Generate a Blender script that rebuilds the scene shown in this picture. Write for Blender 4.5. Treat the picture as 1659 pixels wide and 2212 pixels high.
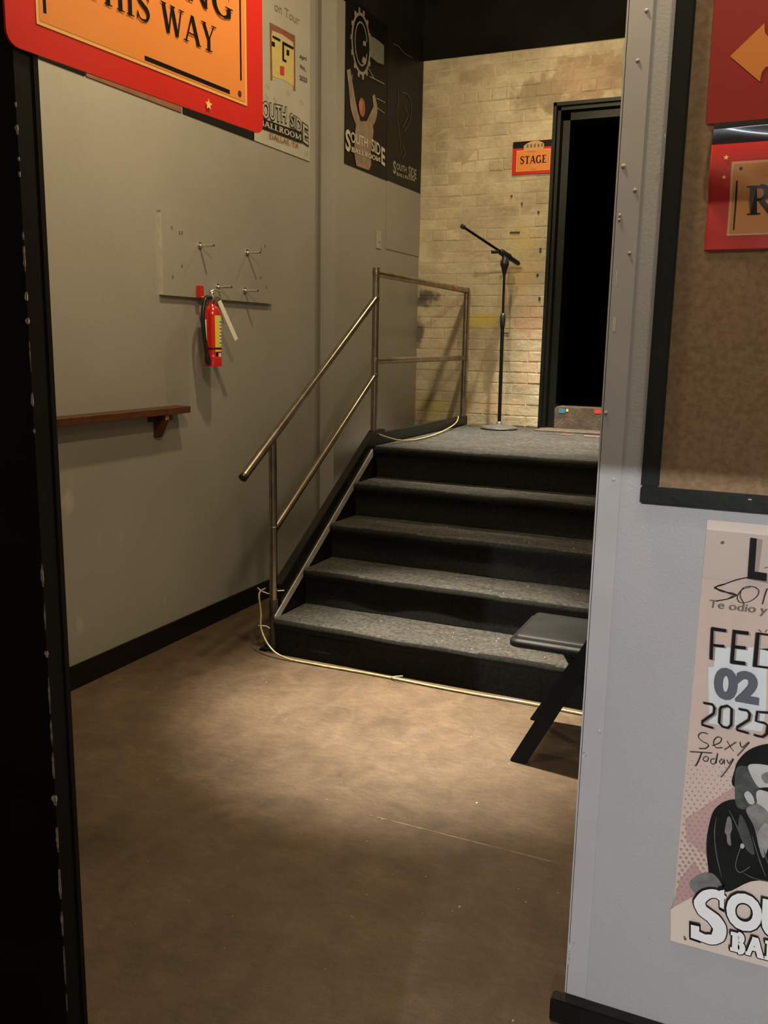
import bpy, bmesh, math, random
from mathutils import Vector, Matrix
random.seed(7)
for o in list(bpy.data.objects): bpy.data.objects.remove(o)
S = bpy.context.scene
COL = S.collection
PI = math.pi

# ------------------------------------------------------------------ camera
W, H, F = 1659.0, 2212.0, 1928.7
yaw, pitch, roll = math.radians(-24.213), math.radians(10.9075), math.radians(-1.0165)
CAM = Vector((0, 0, 1.5))
_f = Vector((math.sin(yaw)*math.cos(pitch), math.cos(yaw)*math.cos(pitch), -math.sin(pitch)))
_r = Vector((math.cos(yaw), -math.sin(yaw), 0))
_d = _f.cross(_r)
RT = math.cos(roll)*_r + math.sin(roll)*_d
DN = -math.sin(roll)*_r + math.cos(roll)*_d
cd = bpy.data.cameras.new('camera'); cam = bpy.data.objects.new('camera', cd); COL.objects.link(cam)
cd.sensor_fit = 'VERTICAL'; cd.sensor_height = 24.0; cd.lens = 24.0*F/H; cd.clip_start = 0.02
m = Matrix((RT, -DN, -_f)).transposed().to_4x4(); m.translation = CAM
cam.matrix_world = m
S.camera = cam

def ray(px, py): return RT*((px-W/2)/F) + DN*((py-H/2)/F) + _f
def on(px, py, ax, v):
    """the point where the line of sight through a photo pixel meets the real plane axis=v"""
    d = ray(px, py); return CAM + d*((v-CAM[ax])/d[ax])

# ------------------------------------------------------------------ world, exposure, lights
w = bpy.data.worlds.new('world'); S.world = w; w.use_nodes = True
w.node_tree.nodes['Background'].inputs[0].default_value = (1.0, .84, .6, 1)
w.node_tree.nodes['Background'].inputs[1].default_value = 0.012
S.view_settings.view_transform = 'Standard'; S.view_settings.look = 'None'
S.view_settings.exposure = 0.0; S.view_settings.gamma = 1.0
S.view_settings.use_curve_mapping = False
def lamp(name, loc, watts, col, size):
    l = bpy.data.lights.new(name, 'POINT'); l.energy = watts; l.color = col; l.shadow_soft_size = size
    o = bpy.data.objects.new(name, l); COL.objects.link(o); o.location = loc
    return o
WARM = (1.0, .79, .47)
def downlight(name, loc, watts, col, size, cone):
    o = lamp(name, loc, watts, col, size); l = o.data; l.type = 'SPOT'; l = o.data
    l.spot_size = math.radians(cone); l.spot_blend = 1.0; l.shadow_soft_size = size; l.energy = watts
    return o
# two reflector lamps over the stairs (a bright core and a wide spill each), two bulbs in the near room
CORE = (1.0, .91, .74)
downlight('ceiling_lamp_stair', (-1.28, 3.24, 3.7), 2950, CORE, .04, 34)
downlight('ceiling_halo_stair', (-1.33, 3.22, 3.7), 170, WARM, .04, 56)
lamp('ceiling_spill_stair', (-1.62, 3.12, 3.4), 104, WARM, .05)
downlight('ceiling_lamp_landing', (-1.48, 5.50, 3.85), 2000, CORE, .035, 46)
downlight('ceiling_halo_landing', (-1.50, 5.45, 3.85), 62, WARM, .035, 142)
lamp('ceiling_spill_landing', (-1.50, 5.45, 3.85), 12, WARM, .04)
lamp('entry_bulb', (-.76, 1.62, 2.96), 76, WARM, .05)
lamp('entry_bulb_right', (.15, 1.15, 2.75), 19, WARM, .05)
tl = bpy.data.lights.new('sign_glare_strip', 'AREA'); tl.shape = 'RECTANGLE'; tl.size = 1.5; tl.size_y = .03; tl.energy = 5.5; tl.color = (.86, .93, 1.0)  # unseen area light added to make the glare band on the laminated sign
to = bpy.data.objects.new('sign_glare_strip', tl); COL.objects.link(to); to.location = (-.1, .40, 3.6)
lamp('corridor_lamp', (0.9, -5.0, 3.1), 1150, (.97, .97, 1.0), .02)

# ------------------------------------------------------------------ materials
MATS = {}
def mat(name, c1, c2=None, scale=6.0, rough=.6, metal=0.0, bump=0.0, bscale=60.0, spec=.5, detail=4, rand=0.0, coat=0.0):
    if name in MATS: return MATS[name]
    m = bpy.data.materials.new(name); m.use_nodes = True; MATS[name] = m
    nt = m.node_tree; N = nt.nodes; L = nt.links; b = N['Principled BSDF']
    b.inputs['Roughness'].default_value = rough; b.inputs['Metallic'].default_value = metal
    b.inputs['Specular IOR Level'].default_value = spec
    if coat: b.inputs['Coat Weight'].default_value = coat; b.inputs['Coat Roughness'].default_value = .05
    c1 = tuple(c1)+(1,); c2 = tuple(c2 or c1[:3])+(1,)
    geo = N.new('ShaderNodeNewGeometry')
    nz = N.new('ShaderNodeTexNoise'); nz.inputs['Scale'].default_value = scale; nz.inputs['Detail'].default_value = detail
    L.new(geo.outputs['Position'], nz.inputs['Vector'])
    rp = N.new('ShaderNodeValToRGB'); rp.color_ramp.elements[0].position = .35; rp.color_ramp.elements[1].position = .65
    rp.color_ramp.elements[0].color = c1; rp.color_ramp.elements[1].color = c2
    L.new(nz.outputs['Fac'], rp.inputs['Fac'])
    out = rp.outputs['Color']
    if rand:
        oi = N.new('ShaderNodeObjectInfo'); hs = N.new('ShaderNodeHueSaturation')
        mr = N.new('ShaderNodeMapRange'); mr.inputs['To Min'].default_value = 1-rand; mr.inputs['To Max'].default_value = 1+rand
        L.new(oi.outputs['Random'], mr.inputs['Value']); L.new(mr.outputs[0], hs.inputs['Value'])
        L.new(out, hs.inputs['Color']); out = hs.outputs['Color']
    L.new(out, b.inputs['Base Color'])
    if bump:
        n2 = N.new('ShaderNodeTexNoise'); n2.inputs['Scale'].default_value = bscale; n2.inputs['Detail'].default_value = 3
        L.new(geo.outputs['Position'], n2.inputs['Vector'])
        bp = N.new('ShaderNodeBump'); bp.inputs['Strength'].default_value = bump; bp.inputs['Distance'].default_value = .004
        L.new(n2.outputs['Fac'], bp.inputs['Height']); L.new(bp.outputs['Normal'], b.inputs['Normal'])
    m['out'] = 0
    return m
def colsock(m): return m.node_tree.nodes['Principled BSDF'].inputs['Base Color']

def blobs(m, items, soft=.35, nscale=18):
    """paint marks with a shape of their own: items = (centre, radii xyz, colour, strength)"""
    nt = m.node_tree; N = nt.nodes; L = nt.links
    geo = N.new('ShaderNodeNewGeometry')
    nz = N.new('ShaderNodeTexNoise'); nz.inputs['Scale'].default_value = nscale; nz.inputs['Detail'].default_value = 5
    L.new(geo.outputs['Position'], nz.inputs['Vector'])
    cur = colsock(m).links[0].from_socket
    for c, r, colr, st in items:
        s = N.new('ShaderNodeVectorMath'); s.operation = 'SUBTRACT'; L.new(geo.outputs['Position'], s.inputs[0]); s.inputs[1].default_value = c
        d = N.new('ShaderNodeVectorMath'); d.operation = 'DIVIDE'; L.new(s.outputs[0], d.inputs[0]); d.inputs[1].default_value = r
        ln = N.new('ShaderNodeVectorMath'); ln.operation = 'LENGTH'; L.new(d.outputs[0], ln.inputs[0])
        ad = N.new('ShaderNodeMath'); ad.operation = 'MULTIPLY_ADD'; L.new(nz.outputs['Fac'], ad.inputs[0]); ad.inputs[1].default_value = 2.0; ad.inputs[2].default_value = -1.0
        a2 = N.new('ShaderNodeMath'); a2.operation = 'ADD'; L.new(ln.outputs['Value'], a2.inputs[0]); L.new(ad.outputs[0], a2.inputs[1])
        mr = N.new('ShaderNodeMapRange'); L.new(a2.outputs[0], mr.inputs['Value'])
        mr.inputs['From Min'].default_value = 1+soft; mr.inputs['From Max'].default_value = 1-soft
        mr.inputs['To Min'].default_value = 0; mr.inputs['To Max'].default_value = st
        mx = N.new('ShaderNodeMix'); mx.data_type = 'RGBA'
        L.new(mr.outputs[0], mx.inputs[0]); L.new(cur, mx.inputs[6]); mx.inputs[7].default_value = tuple(colr)+(1,)
        cur = mx.outputs[2]
    L.new(cur, colsock(m))

GREY = mat('grey_wall_paint', (0.2797, 0.2622, 0.2272), (0.3007, 0.2832, 0.2447), 2.2, .42, bump=.12, bscale=180)
GREYR = mat('grey_wall_paint_cool', (0.3626, 0.3581, 0.3626), (0.3898, 0.3852, 0.3898), 2.5, .45, bump=.12, bscale=160)
GREYT = mat('grey_metal_trim', (.38, .37, .375), (.42, .41, .41), 5, .38, bump=.05)
BLACKP = mat('black_paint', (0.0055, 0.0052, 0.0044), (0.0088, 0.0077, 0.0060), 8, .35, bump=.08, bscale=90, spec=0.22)
BLACKD = mat('black_ceiling_paint', (.006, .0055, .004), (.010, .009, .007), 4, .9, spec=.1)
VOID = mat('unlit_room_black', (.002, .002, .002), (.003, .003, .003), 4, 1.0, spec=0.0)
FLOORM = mat('stained_concrete', (0.0684, 0.0446, 0.0266), (0.1026, 0.0693, 0.0437), 2.2, .50, bump=.15, bscale=40, detail=8, spec=.4)
def layered(m, layers):
    """multiply finer noise layers into the base colour: (scale, low, high, distortion)"""
    N = m.node_tree.nodes; L = m.node_tree.links; cur = colsock(m).links[0].from_socket
    geo = N.new('ShaderNodeNewGeometry')
    for sc_, lo, hi, ds, st_ in layers:
        mp = N.new('ShaderNodeVectorMath'); mp.operation = 'MULTIPLY'; L.new(geo.outputs['Position'], mp.inputs[0]); mp.inputs[1].default_value = st_
        nz = N.new('ShaderNodeTexNoise'); nz.inputs['Scale'].default_value = sc_; nz.inputs['Detail'].default_value = 6; nz.inputs['Distortion'].default_value = ds
        L.new(mp.outputs[0], nz.inputs['Vector'])
        mr = N.new('ShaderNodeMapRange'); mr.inputs['From Min'].default_value = .3; mr.inputs['From Max'].default_value = .7
        mr.inputs['To Min'].default_value = lo; mr.inputs['To Max'].default_value = hi; L.new(nz.outputs['Fac'], mr.inputs['Value'])
        mx = N.new('ShaderNodeMix'); mx.data_type = 'RGBA'; mx.blend_type = 'MULTIPLY'; mx.inputs[0].default_value = 1
        cmb = N.new('ShaderNodeCombineColor'); [L.new(mr.outputs[0], cmb.inputs[i]) for i in range(3)]
        L.new(cur, mx.inputs[6]); L.new(cmb.outputs[0], mx.inputs[7]); cur = mx.outputs[2]
    L.new(cur, colsock(m))
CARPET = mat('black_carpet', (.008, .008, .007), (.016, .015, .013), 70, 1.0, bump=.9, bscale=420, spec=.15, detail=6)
CARPET.node_tree.nodes['Principled BSDF'].inputs['Sheen Weight'].default_value = .04
CARPET.node_tree.nodes['Principled BSDF'].inputs['Sheen Roughness'].default_value = .4
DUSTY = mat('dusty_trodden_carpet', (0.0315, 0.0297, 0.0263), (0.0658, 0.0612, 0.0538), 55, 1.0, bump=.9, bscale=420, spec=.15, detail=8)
MORTAR = mat('painted_mortar', (0.4600, 0.3772, 0.2484), (0.6072, 0.5244, 0.3680), 9, .75, bump=.7, bscale=70)
BRICKP = mat('cream_painted_brick', (0.4500, 0.3690, 0.2430), (0.6300, 0.5400, 0.3780), 5, .62, bump=.9, bscale=38, rand=.06, detail=8)
BRICKR = mat('bare_tan_brick', (0.3536, 0.2448, 0.1564), (0.4488, 0.3400, 0.2244), 14, .8, bump=.8, bscale=60, rand=.12)
STEEL = mat('brushed_steel_tube', (0.2592, 0.2160, 0.1728), (0.3744, 0.3240, 0.2592), 14, .30, metal=1.0, bump=.05, bscale=140)
CHROME = mat('bright_steel', (.7, .68, .62), None, 5, .22, metal=1.0)
BLKMET = mat('black_powder_coat', (0.0032, 0.0032, 0.0032), (0.0048, 0.0048, 0.0048), 9, .5, spec=.15)
BLKVIN = mat('black_vinyl', (0.0100, 0.0100, 0.0100), (0.0130, 0.0130, 0.0130), 9, .5, bump=.05, spec=.14)
GREENBLK = mat('greenish_black_gloss', (0.0048, 0.0064, 0.0048), (0.0080, 0.0096, 0.0072), 7, .36, bump=.1, bscale=50, spec=0.3)
WOOD = mat('reddish_stained_wood', (0.0600, 0.0168, 0.0048), (0.1020, 0.0330, 0.0108), 22, .4)
WOODL = mat('raw_wood_end', (.55, .30, .12), (.45, .24, .10), 30, .6)
CORK = mat('cork', (0.2020, 0.1279, 0.0673), (0.2693, 0.1818, 0.1044), 90, .85, bump=.25, bscale=600, detail=6)
REDP = mat('red_print', (.62, .018, .012), (.66, .024, .015), 3, .28)
ORANGE = mat('orange_print', (.80, .26, .055), (.82, .28, .06), 3, .28)
PEACH = mat('peach_line_print', (.90, .46, .14), None, 3, .3)
INK = mat('black_ink', (0.0072, 0.0060, 0.0084), None, 3, .35, spec=0.2)
YSTAR = mat('yellow_print', (.95, .66, .20), None, 3, .3)
EXTRED = mat('extinguisher_red', (.55, .012, .008), (.60, .018, .010), 5, .22, coat=.5)
WHITE = mat('white_card', (.75, .72, .62), None, 3, .5)
YEL = mat('yellow_label', (.80, .62, .04), None, 3, .4)
RUBBER = mat('black_rubber', (.012, .012, .012), None, 3, .35)
ROPE = mat('pale_yellow_cable', (0.3720, 0.3120, 0.1620), (0.2520, 0.2160, 0.1080), 60, .35)
PAPER = mat('offwhite_poster_paper', (0.3960, 0.3762, 0.3102), (0.4356, 0.4158, 0.3432), 5, .55, spec=0.25)
PINKP = mat('dusty_pink_print', (.52, .41, .35), (.58, .46, .40), 2, .38)
LIGHTP = mat('pale_print', (.66, .56, .49), (.70, .60, .53), 3, .38)
ROSE = mat('rose_print', (.45, .29, .27), (.51, .34, .31), 3, .4)
DOTC = mat('mauve_dot_print', (.36, .25, .235), None, 3, .4)
ICE = mat('pale_blue_print', (.62, .67, .68), None, 3, .4)
SLATE = mat('slate_grey_print', (.10, .115, .14), None, 3, .4, spec=0.25)
WHITEP = mat('white_print', (.78, .80, .80), None, 3, .4, spec=0.25)
DARKP = mat('dark_poster_paper', (0.0046, 0.0039, 0.0034), (0.0073, 0.0059, 0.0050), 5, .4, spec=0.15)
DARKP2 = mat('charcoal_poster_paper', (0.0076, 0.0068, 0.0055), (0.0113, 0.0101, 0.0083), 5, .4, spec=0.15)
MIDGREY = mat('mid_grey_print', (.13, .13, .125), (.22, .22, .21), 40, .4)
PALEGREY = mat('pale_grey_print', (.42, .43, .42), (.52, .53, .51), 20, .4)
JACKET = mat('near_black_print', (0.0060, 0.0065, 0.0065), (0.0100, 0.0110, 0.0105), 20, .4, spec=0.2)
BONE = mat('bone_print', (0.1820, 0.1540, 0.1190), (0.2520, 0.2170, 0.1750), 16, .4, spec=0.2)
RUST = mat('rust_print', (.22, .07, .04), (.30, .10, .05), 20, .4)
BROWNP = mat('brown_poster_paper', (0.1750, 0.0700, 0.0420), (0.2100, 0.0910, 0.0560), 8, .4)

layered(FLOORM, [(7, .80, 1.18, 1.2, (1, 1, 1)), (26, .86, 1.12, .5, (1, 2.2, 1)), (150, .84, 1.16, 0, (1, 1, 1))])
layered(BRICKP, [(3.2, .84, 1.10, .6, (1, 1, 1.6)), (30, .90, 1.08, .3, (1, 1, 1.5))]); layered(MORTAR, [(3.2, .84, 1.10, .6, (1, 1, 1.6))])
layered(GREY, [(1.1, .94, 1.05, .3, (1, 1, 1)), (60, .975, 1.025, 0, (1, 1, .5))])
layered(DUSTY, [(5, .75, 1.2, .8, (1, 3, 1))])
# ------------------------------------------------------------------ mesh helpers
def tag(o, label=None, cat=None, group=None, kind=None):
    if label: o['label'] = label
    if cat: o['category'] = cat
    if group: o['group'] = group
    if kind: o['kind'] = kind
    return o
def mesh(name, vs, fs, m, parent=None, smooth=False):
    me = bpy.data.meshes.new(name); me.from_pydata([tuple(v) for v in vs], [], fs); me.update()
    if m: me.materials.append(m)
    o = bpy.data.objects.new(name, me); COL.objects.link(o)
    if smooth: me.polygons.foreach_set('use_smooth', [True]*len(me.polygons))
    if parent: attach(o, parent)
    return o
def attach(o, parent):
    o.parent = parent; o.matrix_parent_inverse = parent.matrix_basis.inverted()
def empty(name, loc, label=None, cat=None, group=None, kind=None):
    o = bpy.data.objects.new(name, None); COL.objects.link(o); o.location = loc; o.empty_display_size = .1
    return tag(o, label, cat, group, kind)
def boxvf(x0, x1, y0, y1, z0, z1):
    vs = [(x, y, z) for x in (x0, x1) for y in (y0, y1) for z in (z0, z1)]
    fs = [(0,1,3,2), (4,6,7,5), (0,4,5,1), (2,3,7,6), (0,2,6,4), (1,5,7,3)]
    return vs, fs
def bevel(o, wd, seg=2):
    bm = bmesh.new(); bm.from_mesh(o.data)
    bmesh.ops.bevel(bm, geom=bm.edges[:], offset=wd, segments=seg, affect='EDGES', clamp_overlap=True)
    bm.to_mesh(o.data); bm.free()
    if seg > 1:
        o.data.polygons.foreach_set('use_smooth', [True]*len(o.data.polygons))
        try: o.data.set_sharp_from_angle(angle=math.radians(50))
        except Exception: pass
    return o
def box(name, x0, x1, y0, y1, z0, z1, m, parent=None, bv=0, seg=2):
    o = mesh(name, *boxvf(x0, x1, y0, y1, z0, z1), m, parent)
    if bv: bevel(o, bv, seg)
    return o
def multi(name, boxes, m, parent=None):
    if parent is not None and name != 'grit':
        for b in boxes: o = mesh(name, *boxvf(*b), m, parent)
        return o
    vs, fs = [], []
    for b in boxes:
        v, f = boxvf(*b); k = len(vs); vs += v; fs += [tuple(i+k for i in q) for q in f]
    return mesh(name, vs, fs, m, parent)
def extr(name, prof, axis, a, b, m, parent=None, bv=0):
    """closed profile in the plane perpendicular to axis, extruded from a to b"""
    def P(t, u, v): return {0: (t, u, v), 1: (u, t, v), 2: (u, v, t)}[axis]
    n = len(prof)
    vs = [P(a, *p) for p in prof]+[P(b, *p) for p in prof]
    fs = [tuple(range(n))[::-1], tuple(range(n, 2*n))]+[(i, (i+1) % n, (i+1) % n+n, i+n) for i in range(n)]
    o = mesh(name, vs, fs, m, parent)
    bm = bmesh.new(); bm.from_mesh(o.data); bmesh.ops.recalc_face_normals(bm, faces=bm.faces); bm.to_mesh(o.data); bm.free()
    if bv: bevel(o, bv, 2)
    return o
def smoothpath(pts, n=6):
    pts = [Vector(p) for p in pts]; out = []
    for i in range(len(pts)-1):
        p0 = pts[max(i-1, 0)]; p1 = pts[i]; p2 = pts[i+1]; p3 = pts[min(i+2, len(pts)-1)]
        for k in range(n):
            t = k/n
            out.append(.5*((2*p1)+(p2-p0)*t+(2*p0-5*p1+4*p2-p3)*t*t+(3*p1-p0-3*p2+p3)*t**3))
    out.append(pts[-1]); return out
def tubevf(pts, r, seg=14, cap=True):
    pts = [Vector(p) for p in pts]; n = len(pts); rs = r if isinstance(r, (list, tuple)) else [r]*n
    vs, fs = [], []
    t0 = (pts[1]-pts[0]).normalized()
    nrm = t0.orthogonal().normalized()
    for i, p in enumerate(pts):
        a = (pts[min(i+1, n-1)]-pts[max(i-1, 0)]).normalized()
        nrm = (nrm-a*nrm.dot(a)).normalized(); bn = a.cross(nrm)
        for k in range(seg):
            q = 2*PI*k/seg; vs.append(p+(nrm*math.cos(q)+bn*math.sin(q))*rs[i])
    for i in range(n-1):
        for k in range(seg):
            a = i*seg+k; b = i*seg+(k+1) % seg; fs.append((a, b, b+seg, a+seg))
    if cap: fs += [tuple(range(seg))[::-1], tuple(range((n-1)*seg, n*seg))]
    return vs, fs
def sharp(o, ang=45):
    try: o.data.set_sharp_from_angle(angle=math.radians(ang))
    except Exception: pass
    return o
def tube(name, pts, r, m, parent=None, seg=16):
    return sharp(mesh(name, *tubevf(pts, r, seg), m, parent, True))
def lathe(name, prof, c, m, parent=None, seg=32, axis=Vector((0, 0, 1))):
    """prof = (radius, height along axis)"""
    axis = axis.normalized(); u = axis.orthogonal().normalized(); v = axis.cross(u); c = Vector(c)
    vs, fs = [], []
    for r, h in prof:
        for k in range(seg):
            q = 2*PI*k/seg; vs.append(c+axis*h+(u*math.cos(q)+v*math.sin(q))*max(r, 1e-5))
    for i in range(len(prof)-1):
        for k in range(seg):
            a = i*seg+k; b = i*seg+(k+1) % seg; fs.append((a, b, b+seg, a+seg))
    fs += [tuple(range(seg))[::-1], tuple(range((len(prof)-1)*seg, len(prof)*seg))]
    return sharp(mesh(name, vs, fs, m, parent, True))

# ------------------------------------------------------------------ flat print on a real sheet
JOINED = {'halftone_dots', 'signature', 'scratches'}
class Sheet:
    """local frame of a flat sheet: origin o, u to the right, v up, n towards the viewer's room"""
    def __init__(s, o, u, v, bend=None):
        s.o = Vector(o); s.u = Vector(u).normalized(); s.v = Vector(v).normalized(); s.n = s.u.cross(s.v).normalized(); s.k = 0; s.bend = bend
    def P(s, a, b, h=0):
        if s.bend: h = h+s.bend(a, b)
        return s.o+s.u*a+s.v*b+s.n*h
    def px(s, x, y):
        d = ray(x, y); t = (s.o-CAM).dot(s.n)/d.dot(s.n); q = CAM+d*t-s.o
        return (q.dot(s.u), q.dot(s.v))
    def lift(s):
        s.k += 1; return .0006+.00035*s.k
    def poly(s, name, pts, m, parent, h=None):
        h = s.lift() if h is None else h
        return s.polys(name, [pts], m, parent, h)
    def polys(s, name, L, m, parent, h=None):
        """flat print; pieces that stand apart become objects of their own"""
        h = s.lift() if h is None else h
        if name in JOINED: return s.mesh2d(name, L, m, parent, h)
        bb = [[min(p[0] for p in q), min(p[1] for p in q), max(p[0] for p in q), max(p[1] for p in q), [q]] for q in L]
        e = .0004; again = True
        while again:
            again = False; out = []
            for c in bb:
                for d in out:
                    ox = min(c[2], d[2])-max(c[0], d[0]); oy = min(c[3], d[3])-max(c[1], d[1])
                    wm = min(c[2]-c[0], d[2]-d[0]); 
                    if oy > -e and ox > (-e if 'letter' not in name else max(-e, .3*wm-e)):
                        d[0] = min(c[0], d[0]); d[1] = min(c[1], d[1]); d[2] = max(c[2], d[2]); d[3] = max(c[3], d[3]); d[4] += c[4]; again = True; break
                else: out.append(c)
            bb = out
        for c in bb: o = s.mesh2d(name, c[4], m, parent, h)
        return o
    def mesh2d(s, name, L, m, parent, h):
        bm = bmesh.new()
        for i, pts in enumerate(L):
            vv = [bm.verts.new(s.P(a, b, h+(i % 30)*8e-6)) for a, b in pts]
            try: bm.faces.new(vv)
            except ValueError: pass
        bm.normal_update()
        bmesh.ops.triangulate(bm, faces=[f for f in bm.faces if len(f.verts) > 4])
        bm.normal_update()
        for f in bm.faces:
            if f.normal.dot(s.n) < 0: f.normal_flip()
        me = bpy.data.meshes.new(name); bm.to_mesh(me); bm.free(); me.materials.append(m)
        o = bpy.data.objects.new(name, me); COL.objects.link(o); attach(o, parent); return o
    def board(s, name, w_, h_, th, m, parent=None, r=0.0, u0=0, v0=0):
        """sheet body with thickness; its front face is at height 0"""
        out = rrect(u0, v0, w_, h_, r)
        n = len(out)
        vs = [s.P(a, b, 0) for a, b in out]+[s.P(a, b, -th) for a, b in out]
        fs = [tuple(range(n)), tuple(range(n, 2*n))[::-1]]+[(i, i+n, (i+1) % n+n, (i+1) % n) for i in range(n)]
        o = mesh(name, vs, fs, m, parent); return o
def rrect(u0, v0, w_, h_, r, n=5):
    if r <= 0: return [(u0, v0), (u0+w_, v0), (u0+w_, v0+h_), (u0, v0+h_)]
    out = []
    for cx, cy, a0 in ((u0+w_-r, v0+r, -PI/2), (u0+w_-r, v0+h_-r, 0), (u0+r, v0+h_-r, PI/2), (u0+r, v0+r, PI)):
        for k in range(n+1):
            a = a0+PI/2*k/n; out.append((cx+r*math.cos(a), cy+r*math.sin(a)))
    return out
def R4(a0, b0, a1, b1): return [(a0, b0), (a1, b0), (a1, b1), (a0, b1)]
def ring(a0, b0, a1, b1, t):
    return [R4(a0, b0, a1, b0+t), R4(a0, b1-t, a1, b1), R4(a0, b0+t, a0+t, b1-t), R4(a1-t, b0+t, a1, b1-t)]
def disc(cx, cy, r, n=16, ry=None):
    ry = ry or r
    return [(cx+r*math.cos(2*PI*k/n), cy+ry*math.sin(2*PI*k/n)) for k in range(n)]
def ribbon(pts, ws, closed=False):
    """quads along a polyline, width ws per point"""
    n = len(pts); ws = ws if isinstance(ws, (list, tuple)) else [ws]*n
    Lp, Rp = [], []
    for i in range(n):
        if closed: a = pts[(i-1) % n]; b = pts[(i+1) % n]
        else: a = pts[max(i-1, 0)]; b = pts[min(i+1, n-1)]
        dx, dy = b[0]-a[0], b[1]-a[1]; l = math.hypot(dx, dy) or 1
        nx, ny = -dy/l*ws[i]/2, dx/l*ws[i]/2
        Lp.append((pts[i][0]+nx, pts[i][1]+ny)); Rp.append((pts[i][0]-nx, pts[i][1]-ny))
    out = []
    for i in range(n if closed else n-1):
        j = (i+1) % n; out.append([Lp[i], Rp[i], Rp[j], Lp[j]])
    return out
def spl(pts, n=6, closed=False):
    out = []; N_ = len(pts); rng = range(N_ if closed else N_-1)
    for i in rng:
        g = (lambda k: pts[k % N_]) if closed else (lambda k: pts[min(max(k, 0), N_-1)])
        p0, p1, p2, p3 = g(i-1), g(i), g(i+1), g(i+2)
        for k in range(n):
            t = k/n
            out.append(tuple(.5*((2*p1[c])+(p2[c]-p0[c])*t+(2*p0[c]-5*p1[c]+4*p2[c]-p3[c])*t*t+(3*p1[c]-p0[c]-3*p2[c]+p3[c])*t**3) for c in (0, 1)))
    if not closed: out.append(tuple(pts[-1]))
    return out
def star(cx, cy, r):
    return [[(cx, cy), (cx+(r if k % 2 == 0 else r*.45)*math.sin(PI*k/5), cy+(r if k % 2 == 0 else r*.45)*math.cos(PI*k/5)),
            (cx+(r if k % 2 else r*.45)*math.sin(PI*(k+1)/5), cy+(r if k % 2 else r*.45)*math.cos(PI*(k+1)/5))] for k in range(10)]

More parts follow.
